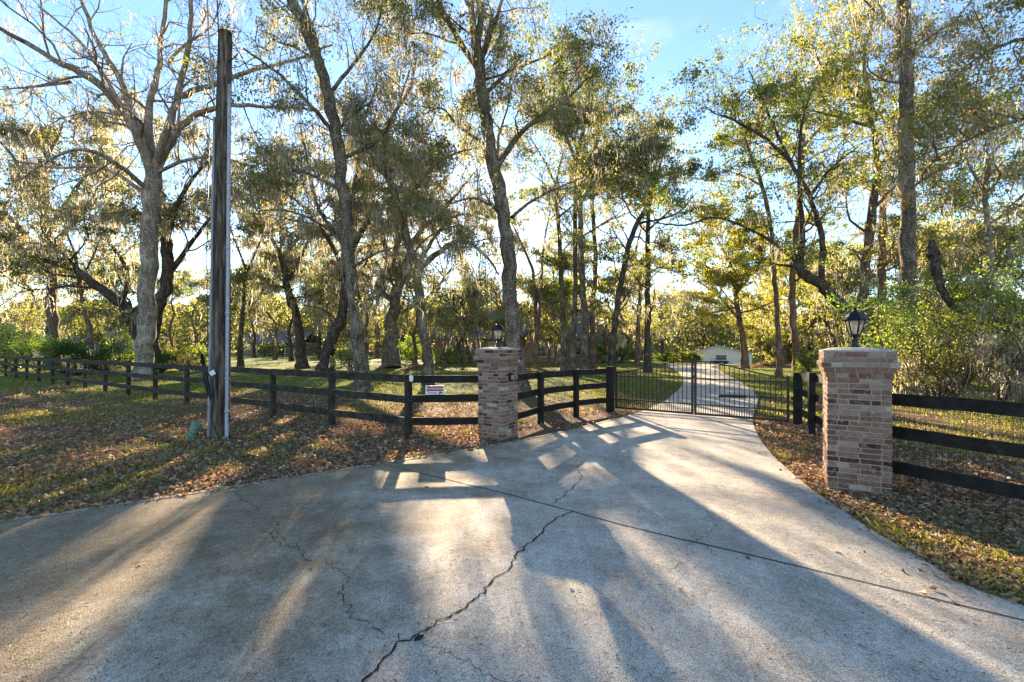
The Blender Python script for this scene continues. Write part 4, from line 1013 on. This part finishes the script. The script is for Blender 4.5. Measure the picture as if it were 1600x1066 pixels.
# ------------------------------------------------------------------ board fences
def fence(label, posts, z_rails, rail_h=.14, front=True, pw=.11, ph=1.2, matp='blackwood', matr='blackwood', ends=(None, None), post_mask=None, wire=False, ptop=None, pieces=True):
    root = empty('board_fence', (posts[0][0], posts[0][1], 0), label, 'fence')
    o = np.array([posts[0][0], posts[0][1], 0.0])
    pts = [np.array([p[0], p[1], float(H(p[0], p[1]))]) for p in posts]
    for k, p in enumerate(pts):
        if post_mask and not post_mask[k]: continue
        d = unit((pts[min(k + 1, len(pts) - 1)] - pts[max(k - 1, 0)])[:2]); a = math.atan2(d[1], d[0])
        mb = MB(); lean = rng.normal(0, .006)
        mb.box(p - o + np.array([lean, 0, (ph - .15) / 2 + rng.normal(0, .008)]), (pw, pw, ph + .15), a + rng.normal(0, .03), bev=.006); mb.build('post', M[matp], root)
    for k in range(len(pts) - 1):
        a, b = pts[k] - o, pts[k + 1] - o; d = unit(b - a); nrm = np.array([d[1], -d[0], 0])
        if np.dot(nrm[:2], -(pts[k] + pts[k + 1])[:2]) < 0: nrm = -nrm
        off = nrm * (pw / 2 + .019) * (1 if front else -1)
        for zr in z_rails:
            mb = MB(); j0, j1 = rng.normal(0, .006, 2); n = 5
            ex = d * .0
            q0 = a + off + ex + np.array([0, 0, zr + j0]); q1 = b + off - ex + np.array([0, 0, zr + j1]); sag = rng.normal(0, .006)
            gap = d * .003
            qm = (q0 + q1) / 2 + np.array([0, 0, sag]) + nrm * rng.normal(0, .004)
            mb.beam(q0 + gap, qm, .03, rail_h); mb.beam(qm, q1 - gap, .03, rail_h)
            if pts[k][1] < 16 and front:
                for qq in (q0 + d * .03, q1 - d * .03):
                    for dz in (-.035, .035): mb.box(qq + nrm * .0165 + np.array([0, 0, dz]), (.010, .010, .010), .4, mat=1)
            mb.build('rail', [M[matr], M['steelcable']], root)
    if wire:
        mb = MB()
        for k in range(len(pts) - 1):
            a, b = pts[k] - o, pts[k + 1] - o; d = unit(b - a); nrm = np.array([d[1], -d[0], 0])
            if np.dot(nrm[:2], -(pts[k] + pts[k + 1])[:2]) < 0: nrm = -nrm
            off = nrm * (pw / 2 + .045) * (-1 if not front else 1) * 1.0
            off = -nrm * (pw / 2 + .006) if front else nrm * (pw / 2 + .004)
            L = np.linalg.norm(b - a)
            for s_ in np.arange(.02, L, .05): q = a + off + d * s_; mb.beam(q + [0, 0, .03], q + [0, .0001, 1.14], .003, .003)
            for zz in np.arange(.05, 1.15, .1): mb.beam(a + off + [0, 0, zz], b + off + [0, 0, zz], .003, .003)
        mb.build('wire_mesh', M['steelcable'] if False else M['cable'], root)
    return root
ZR = (1.105, .735, .32)
lp = [(-1.92 - 1.92 * k, 8.58 + 1.26 * k) for k in range(0, 17)]
fence('long weathered black three-rail board fence running from the corner post to the far left', lp, ZR, front=True, ph=1.175, matp='oldwood', matr='oldwood')
fence('short black three-rail fence panel carrying the warning sign, between corner post and left pillar', [(-1.90, 8.60), (-.55, 8.72)], ZR, front=True, ph=1.18, post_mask=[0, 0])
fence('black three-rail fence section between the left brick pillar and the left gate post', [(.0, 9.02), (.64, 10.17), (1.56, 11.18), (2.54, 11.99)], (1.07, .70, .30), front=False, ph=1.15, post_mask=[0, 1, 1, 0])
fence('short black fence section running from the right gate post to behind the right pillar', [(6.08, 9.85), (5.72, 8.8), (5.25, 7.5), (4.62, 6.0)], ZR, front=False, ph=1.2, post_mask=[0, 1, 1, 0])
fence('black three-rail fence backed with wire mesh in the right foreground', [(4.42, 5.40), (4.98, 4.10), (5.9, 2.1), (6.8, .2)], (1.10, .73, .32), front=True, ph=1.2, post_mask=[0, 1, 1, 1], wire=True, rail_h=.135)
fence('distant dark board fence across the far lawn', [( -43 + 3.0 * k, 80 + .35 * k) for k in range(13)], ZR, front=True, ph=1.3, matp='oldwood', matr='oldwood', pw=.14)
def gate_post(x, y, h, label, w=.165):
    mb = MB(); mb.box((0, 0, h / 2 - .1), (w, w, h + .2), -.6, bev=.012); mb.box((0, 0, h + .008), (w + .015, w + .015, .016), -.6)
    o = mb.build('gate_post', M['blackwood']); o.location = (x, y, 0); tag(o, label, 'post')
gate_post(2.56, 12.02, 1.17, 'black square post carrying the left gate leaf', .17)
gate_post(6.16, 9.93, 1.12, 'black square post carrying the right gate leaf and its opener arm', .17)
# white insulator tag on the corner post
m_ = MB(); m_.lathe((0, 0, 0), [(.028, -.05), (.045, -.03), (.05, .01), (.045, .045), (.02, .058)], 14)
o = m_.build('insulator', M['white'], None, True); o.location = (-1.86, 8.50, 1.11); o.scale = (.8, .35, 1.1); tag(o, 'small white plastic insulator on the fence corner post', 'insulator')

# ------------------------------------------------------------------ gate leaves
gl, gc, grr = np.array([2.78, 12.28, 0]), np.array([4.405, 11.16, 0]), np.array([6.02, 10.05, 0])
def leaf_gate(hinge, meet, label, npk):
    root = empty('gate_leaf', hinge, label, 'gate', 'driveway gate leaves'); o = hinge
    d = meet - hinge; L = np.linalg.norm(d); d = d / L; a = math.atan2(d[1], d[0])
    def topz(s):      # s 0 at hinge, 1 at meeting stile
        return 1.02 + .33 * (s * s * (3 - 2 * s)) ** 0.85
    def part(name, mb): mb.build(name, M['iron'], root)
    m = MB(); m.beam([0, 0, .06], [0, 0, 1.05], .05, .05); m.box((0, 0, 1.055), (.056, .056, .012), a); part('hinge_stile', m)
    e = d * (L - .035); m = MB(); m.beam(e + [0, 0, .06], e + [0, 0, 1.40], .05, .05); m.box(e + [0, 0, 1.405], (.058, .058, .014), a); part('meeting_stile', m)
    for zz, h_, nm in ((.085, .05, 'bottom_rail'), (.31, .03, 'middle_rail'), (.93, .03, 'upper_rail')):
        m = MB(); m.beam(d * .025 + [0, 0, zz], d * (L - .06) + [0, 0, zz], .034, h_); part(nm, m)
    m = MB(); n = 24
    for k in range(n):
        s0, s1 = k / n, (k + 1) / n; m.beam(d * (.025 + (L - .085) * s0) + [0, 0, topz(s0)], d * (.025 + (L - .085) * s1) + [0, 0, topz(s1)], .032, .028)
    part('arched_top_rail', m)
    for k in range(1, npk + 1):
        s = k / (npk + 1); q = d * (.025 + (L - .085) * s); m = MB(); m.box(q + [0, 0, (.11 + topz(s) - .014) / 2], (.016, .016, topz(s) - .014 - .11), a); part('picket', m)
    for k in range(0, npk + 1):
        s = (k + .5) / (npk + 1); q = d * (.025 + (L - .085) * s); m = MB(); m.box(q + [0, 0, .2025], (.014, .014, .185), a); part('short_picket', m)
    for zz in (.3, .85):
        m = MB(); m.beam(-d * .02 + [0, 0, zz], -d * .13 + [0, 0, zz], .03, .04); part('hinge', m)
    return root
L1 = leaf_gate(gl, gc, 'left leaf of the dark metal gate, nearer the far end of the driveway fence', 17)
L2 = leaf_gate(grr, gc, 'right leaf of the dark metal gate with the opener arm behind it', 17)
m = MB(); m.box(np.array([.0, 0, .98]) + (gc - gl) * .995 + np.array([0, -.045, 0]), (.10, .05, .07), -.6); m.build('latch', M['iron'], L1)
op = empty('gate_opener', (6.16, 10.1, .57), 'dark gate opener arm stretched behind the right gate leaf', 'gate opener'); b0 = np.array([6.16, 10.1, .57])
gd = unit(grr - gc); q1 = gc + gd * .55 + np.array([.09, .13, .53]); q2 = gc + gd * 1.12 + np.array([.09, .13, .545])
m = MB(); m.tube([q1 - b0, q2 - b0], .036, 12); m.build('motor_tube', M['iron'], op); m = MB(); m.tube([q2 - b0, np.array([-.03, .05, 0])], .013, 8); m.build('piston_rod', M['iron'], op)
m = MB(); m.beam(q1 - b0, q1 - b0 + [-.06, -.11, 0], .04, .05); m.box((0, .02, 0), (.06, .14, .06), -.6); m.build('bracket', M['iron'], op)

# ------------------------------------------------------------------ utility pole
PX, PY = -5.44, 8.58
up_ = empty('utility_pole', (PX, PY, 0), 'dark weathered wooden utility pole with a sawn top and grey conduits', 'utility pole')
zz = np.linspace(-.3, 7.55, 30); pts = np.stack([.012 * zz + .01 * np.sin(zz), .0 * zz, zz], 1)
m = MB(); rr = np.interp(zz, [0, 7.5], [.160, .115]); V, q = tube_batch(pts[None], rr[None], 22, .012); m.add(V, [list(k) for k in q]); m.f.append([len(V) - 22 + k for k in range(22)]); m.t.append(.5); m.m.append(0)
m.build('shaft', M['pole'], up_, True)
def guard(name, ang, z0, z1, r=.035, mt='grey'):
    m = MB(); z = np.linspace(z0, z1, 12); rp = np.interp(z, [0, 7.5], [.160, .115]) + r * .6
    p_ = np.stack([.012 * z + np.cos(ang) * rp, np.sin(ang) * rp, z], 1); m.tube(p_, r, 10)
    if name == 'conduit':
        for zb in np.arange(z0 + .4, z1, 1.1):
            k = int(np.argmin(abs(z - zb))); m.lathe(tuple(p_[k]), [(r * 1.25, -.02), (r * 1.3, 0), (r * 1.25, .02)], 12)
    m.build(name, M[mt], up_, True)
M['pale'] = simple('pale_conduit', (.36, .37, .42), .45, 8, .3, spec=.4, bstr=.05)
guard('conduit', R(-22), -.1, 6.55, .032, 'pale'); guard('cable_guard', R(197), -.1, 5.95, .030)
m = MB(); 
m.tube([(-.16, -.12, 12.0), (-.17, -.14, 8.6), (-.10, -.15, 7.2), (-.02, -.14, 6.4)], .012, 6); m.build('service_cable', M['steelcable'], up_)
m = MB(); m.tube([(.0, -.12, 9.5), (.03, -.12, 8.0), (.06, -.13, 7.4), (.05, -.14, 6.9)], .010, 6); m.tube([(.02, -.15, 6.25), (-.12, -.16, 6.15), (-.21, -.10, 5.95)], .012, 6)
m.tube([(.12, -.05, 6.95), (.25, -.06, 7.0), (.38, -.06, 7.12)], .012, 6); m.build('loose_wire', M['cable'], up_)
m = MB(); m.tube([(-.1, -.14, 5.9), (-.13, -.17, 3.5), (-.10, -.19, 1.5)], .008, 5); m.build('ground_wire', M['cable'], up_)
cb = empty('cable_coil', (PX - .06, PY - .2, 1.2), 'tangled bundle of black cable hanging on the front of the utility pole', 'cable')
m = MB()
for k in range(13):
    a = rng.uniform(-.05, .05); b_ = rng.uniform(-.05, .08); t1 = rng.uniform(.2, .38)
    m.tube([(-.12 + a, -.02 - rng.random() * .04, t1), (-.06 + a, -.05, .12), (0 + b_, -.06 - rng.random() * .04, -.05), (.03 + b_, -.05, -.25 - rng.random() * .15), (.05, -.03 - rng.random() * .03, -.42 - rng.random() * .05)], .011, 5)
for k in range(3):
    t = np.linspace(0, 2 * math.pi, 14); m.tube(np.stack([-.2 + .14 * np.cos(t) * (1 + .1 * k), -.03 + 0 * t, .22 + (.13 + .03 * k) * np.sin(t)], 1), .0045, 4)
m.build('cable', M['cable'], cb, True); m = MB(); m.box((.09, -.06, -.02), (.10, .006, .085), 0); o = m.build('tag_plate', M['white'], cb); o.rotation_euler = (0, -.5, 0)
m = MB(); m.tube([(.05, .02, -.4), (.03, .0, -.8), (.14, .0, -1.1), (.22, .02, -1.22)], .011, 6); m.build('cable_tail', M['cable'], cb)
# green pipe stub
ps = empty('pipe_stub', G(298, 689), 'leaning green plastic pipe stub sticking out of the leaves left of the pole', 'pipe')
m = MB(); m.tube([(0, 0, -.08), (0, 0, .05), (.03, 0, .13)], .085, 20); m.tube([(.028, 0, .125), (.06, 0, .17)], .094, 20); m.build('elbow', M['pvc'], ps, True)
m = MB(); m.tube([(.05, 0, .16), (.13, .0, .34)], .083, 20); o = m.build('pipe', M['pvc'], ps, False)

# ------------------------------------------------------------------ warning sign
sg = empty('warning_sign', (-1.42, 8.50, .80), 'small white sign with a red WARNING band on the middle fence rail', 'sign')
sx0 = -1.42; D_ = 8.57
sg.location = (-1.44, 8.60, .78)
sg.rotation_euler.z = .1
m = MB(); m.box((0, 0, .09), (.345, .006, .215), 0); m.build('plate', M['white'], sg)
m = MB(); m.box((0, -.0055, .137), (.30, .003, .085), 0); m.build('border', M['navy'], sg)
m = MB(); m.box((0, -.009, .137), (.285, .003, .07), 0); m.build('red_band', M['red'], sg)
def text(body, size, loc, mat, parent, name='lettering'):
    cu = bpy.data.curves.new(name, 'FONT'); cu.body = body; cu.size = size; cu.align_x = 'CENTER'; cu.align_y = 'CENTER'; cu.extrude = .001
    o = bpy.data.objects.new(name, cu); C.objects.link(o); dg = bpy.context.evaluated_depsgraph_get(); me = bpy.data.meshes.new_from_object(o.evaluated_get(dg))
    C.objects.unlink(o); bpy.data.objects.remove(o); me.materials.clear(); me.materials.append(mat); n = link(name, me, parent); n.location = loc; n.rotation_euler = (R(90), 0, 0); return n
text('WARNING', .062, (0, -.0125, .137), M['white'], sg); text('Security', .05, (-.045, -.006, .063), M['navy'], sg)
m = MB(); m.box((.10, -.006, .065), (.05, .003, .03), 0); m.box((.135, -.006, .07), (.018, .003, .018), 0); m.box((.09, -.006, .043), (.012, .003, .016), 0); m.build('camera_symbol', M['navy'], sg)

# ------------------------------------------------------------------ buildings
def gable(mb, x0, x1, y0, y1, z0, z1, axis='x', mat=0, over=.4, th=.12):
    """gable roof with ridge along axis"""
    if axis == 'y':   # ridge runs away from camera, gable faces camera
        xm = (x0 + x1) / 2
        for s_ in (-1, 1):
            xe = x0 - over if s_ < 0 else x1 + over; ze = z0 - (z1 - z0) * over / ((x1 - x0) / 2)
            V = [(xe, y0 - over, ze), (xm, y0 - over, z1), (xm, y1 + over, z1), (xe, y1 + over, ze)]
            V += [(a, b, c + th) for a, b, c in V]; mb.add(V, [[0, 1, 2, 3], [7, 6, 5, 4], [0, 4, 5, 1], [1, 5, 6, 2], [2, 6, 7, 3], [3, 7, 4, 0]], .5, mat)
    else:
        ym = (y0 + y1) / 2
        for s_ in (-1, 1):
            ye = y0 - over if s_ < 0 else y1 + over; ze = z0 - (z1 - z0) * over / ((y1 - y0) / 2)
            V = [(x0 - over, ye, ze), (x0 - over, ym, z1), (x1 + over, ym, z1), (x1 + over, ye, ze)]
            V += [(a, b, c + th) for a, b, c in V]; mb.add(V, [[0, 1, 2, 3], [7, 6, 5, 4], [0, 4, 5, 1], [1, 5, 6, 2], [2, 6, 7, 3], [3, 7, 4, 0]], .5, mat)
def window(parent, x, y, z, w, h, nx=2, ny=2):
    m = MB(); t = .07
    for sx in (-1, 1): m.box((x + sx * w / 2, y - .02, z), (t, .06, h + t))
    for sz in (-1, 1): m.box((x, y - .022, z + sz * h / 2), (w - t, .06, t))
    for k in range(1, nx): m.box((x - w / 2 + w * k / nx, y - .015, z), (.03, .03, h - t))
    for k in range(1, ny): m.box((x, y - .012, z - h / 2 + h * k / ny), (w - t, .03, .03))
    f = m.build('window', M['trim'], parent); g = MB(); g.box((x, y - .002, z), (w, .012, h)); g.build('pane', M['window'], f); return f
# cream garage
gd_ = 82.0; gxc = (1122 - 800) / F * gd_; gz = float(H(gxc, gd_)) + .0
ga = empty('garage', (gxc, gd_, gz), 'cream gabled garage at the far end of the driveway', 'garage', None, R(-24))
m = MB(); W2 = 5.4; m.box((0, 3.5, 1.0), (W2 * 2, 7, 2.0))
for yy in (0, 7): m.add([(-W2, yy, 2.0), (W2, yy, 2.0), (0, yy, 3.3), (-W2, yy + .01, 2.0), (W2, yy + .01, 2.0), (0, yy + .01, 3.3)], [[0, 1, 2], [5, 4, 3]])
m.build('wall', M['cream'], ga)
m = MB(); gable(m, -W2, W2, 0, 7, 2.02, 3.32, 'y', over=.35); m.build('roof', M['trim'], ga)
window(ga, .5, -.01, 1.3, 1.7, .9, 5, 2)
# trailer / dark utility cart in front of it
tx, ty = (1124 - 800) / F * 76, 76.0; tz = float(H(tx, ty)) + .05
tr = empty('utility_trailer', (tx, ty, tz), 'dark low utility trailer parked in front of the cream garage', 'trailer')
m = MB(); m.box((0, 0, .5), (2.5, 1.3, .1)); m.box((0, -.65, .66), (2.5, .05, .22)); m.box((0, .65, .66), (2.5, .05, .22)); m.box((-1.25, 0, .66), (.05, 1.3, .22)); m.box((1.25, 0, .66), (.05, 1.3, .22)); m.build('bed', M['rust'], tr)
m = MB()
for xx in (-1.2, -.4, .4, 1.2): m.beam((xx, .6, .5), (xx, .6, 1.05), .04, .04)
m.beam((-1.25, .6, 1.05), (1.25, .6, 1.05), .04, .04); m.build('rack', M['rust'], tr)
for sx in (-.7, .7):
    m = MB(); m.tube([(sx, -.78, .28), (sx, -.6, .28)], .28, 16); m.build('wheel', M['cable'], tr)
m = MB(); m.beam((1.25, 0, .45), (2.2, 0, .4), .06, .06); m.build('drawbar', M['rust'], tr)
# brick house
hd = 52.0; hx0, hx1 = (680 - 800) / F * hd, (935 - 800) / F * hd
ho = empty('brick_house', ((hx0 + hx1) / 2, hd, 0), 'low brick house with grey roof half hidden behind the trees in the middle', 'house')
hw = (hx1 - hx0) / 2
m = MB(); m.box((0, 4.5, 1.4), (hw * 2, 9, 2.8)); m.box((3.0, -.6, 1.4), (4.5, 1.2, 2.8)); m.add([(.75, -1.2, 2.8), (5.25, -1.2, 2.8), (3.0, -1.2, 4.9)], [[0, 1, 2]]); m.build('wall', M['hbrick'], ho)
m = MB(); gable(m, -hw, hw, 0, 9, 2.82, 6.0, 'x'); gable(m, .75, 5.25, -1.2, 4, 2.84, 4.95, 'y', over=.3); m.build('roof', M['roof'], ho)
for x_ in (-7.6, -5.2, -2.6): window(ho, x_, -.01, 1.5, 1.3, 1.5, 2, 3)
window(ho, 3.0, -1.21, 1.4, 2.0, 1.6, 3, 3); window(ho, 7.2, -.01, 1.5, 1.2, 1.5, 2, 3)
m = MB(); m.box((-.6, -.03, 1.05), (1.0, .06, 2.1)); d_ = m.build('door', M['navy'], ho)
m = MB(); m.box((-.6 + .38, -.08, 1.0), (.04, .05, .12)); m.build('handle', M['trim'], d_)
m = MB(); m.box((-5.5, 3.0, 5.9), (.9, .9, 1.6)); m.build('chimney', M['hbrick'], ho)
# pale porch wing on its right end
wx = (948 - 800) / F * 54; wg = empty('white_porch', (wx, 54, 0), 'white columned porch wing at the right end of the brick house', 'porch')
m = MB(); m.box((0, 3.2, 1.45), (4.6, 4, 2.9)); m.add([(-2.3, 1.19, 2.9), (2.3, 1.19, 2.9), (0, 1.19, 4.6)], [[0, 1, 2]]); m.build('wall', M['cream'], wg)
m = MB(); gable(m, -2.3, 2.3, -.4, 5.2, 2.92, 4.7, 'y'); m.build('roof', M['roof'], wg)
for x_ in (-2.1, -.7, .7, 2.1): m = MB(); m.lathe((x_, -.2, 0), [(.16, 0), (.16, .1), (.12, .14), (.11, 2.7), (.16, 2.76), (.16, 2.9)], 14); m.build('column', M['trim'], wg)
m = MB(); m.box((0, -.2, 2.99), (4.7, .3, .18)); m.build('beam', M['trim'], wg)
m = MB(); m.box((.9, 1.16, 1.05), (.95, .06, 2.1)); m.build('door', M['navy'], wg)
# neighbour's house far left
nx_ = (428 - 800) / F * 98; nh = empty('distant_house', (nx_, 98, 0), 'distant low house with grey hip roof and white porch posts beyond the far fence', 'house')
m = MB(); m.box((0, 4, 1.35), (13, 8, 2.7)); m.build('wall', M['hbrick'], nh); m = MB(); gable(m, -6.5, 6.5, -1.5, 8, 2.72, 5.2, 'x', over=.5); m.build('roof', M['roof'], nh)
for x_ in (-6, -3, 0, 3, 6): m = MB(); m.box((x_, -1.3, 1.35), (.2, .2, 2.7)); m.build('column', M['trim'], nh)
for x_ in (-4.5, -1.5, 4.5): window(nh, x_, -.01, 1.5, 1.3, 1.2)
m = MB(); m.box((1.5, -.02, 1.05), (1, .05, 2.1)); m.build('door', M['navy'], nh)
# leaf heaps beyond the gate
for px, py, s_, lab in [(1200, 574, 2.4, 'heap of raked brown leaves right of the golden tree'), (660, 578, 1.6, 'low heap of brown leaves near the gnarled oak')]:
    b = G(px, py); n = 5000; a = rng.random(n) * 6.283; r_ = np.sqrt(rng.random(n)) * s_; x = r_ * np.cos(a); y = r_ * np.sin(a) * .6
    z = .45 * np.exp(-(r_ / s_) ** 2 * 2.5) * (1 + .25 * lownoise(x, y, 2.5, 7)); o = leaf_obj('leaf_heap', np.stack([x, y, z * rng.uniform(.7, 1, n)], 1), rng.uniform(.1, .2, n), M['litter'], up=.4, tint=rng.beta(2, 3, n))
    o.location = b; tag(o, lab, 'leaf heap')

# ------------------------------------------------------------------ sky, sun, camera
w = bpy.data.worlds.new('World'); bpy.context.scene.world = w; w.use_nodes = True; nt = w.node_tree; nt.nodes.clear()
sky = nt.nodes.new('ShaderNodeTexSky'); sky.sky_type = 'NISHITA'; sky.sun_disc = False; sky.sun_elevation = SUN_EL; sky.sun_rotation = SUN_AZ
sky.altitude = 0; sky.air_density = 1.0; sky.dust_density = .05; sky.ozone_density = 2.2
bg = nt.nodes.new('ShaderNodeBackground'); bg.inputs[1].default_value = .365; out = nt.nodes.new('ShaderNodeOutputWorld')
tc = nt.nodes.new('ShaderNodeTexCoord'); mp = nt.nodes.new('ShaderNodeMapping'); mp.inputs['Scale'].default_value = (1.2, 1.2, 3.2); nt.links.new(tc.outputs['Generated'], mp.inputs[0])
cn = noise(nt, mp.outputs[0], 2.2, 6, .6, .5); cf = ramp(nt, cn, [(.54, (0, 0, 0)), (.80, (.42, .42, .42))])
sc = mixc(nt, cf, mixc(nt, 1.0, sky.outputs[0], (.95, .98, 1.02), "MULTIPLY"), (4.6, 4.6, 4.7)); nt.links.new(sc, bg.inputs[0]); nt.links.new(bg.outputs[0], out.inputs[0])
sl = bpy.data.lights.new('sun', 'SUN'); sl.energy = 27.0; sl.angle = R(.5); sl.color = (1, .80, .56)
so = bpy.data.objects.new('sun', sl); C.objects.link(so); so.rotation_euler = Vector(SD).to_track_quat('Z', 'Y').to_euler(); so.location = (0, 0, 30)
cam = bpy.data.cameras.new('camera'); cam.sensor_width = 36; cam.lens = F / 1600 * 36; cam.shift_y = (YH - 533) / 1600; cam.clip_end = 2000; cam.clip_start = .05
co_ = bpy.data.objects.new('camera', cam); C.objects.link(co_); co_.location = (0, 0, HCAM); co_.rotation_euler = (R(90), 0, 0)
S = bpy.context.scene; S.camera = co_
S.view_settings.view_transform = 'Standard'; S.view_settings.look = 'None'; S.view_settings.exposure = 0
S.render.engine = 'CYCLES'; S.cycles.max_bounces = 6; S.cycles.diffuse_bounces = 3; S.cycles.transmission_bounces = 3; S.cycles.glossy_bounces = 2; S.cycles.transparent_max_bounces = 6
S.cycles.use_denoising = True
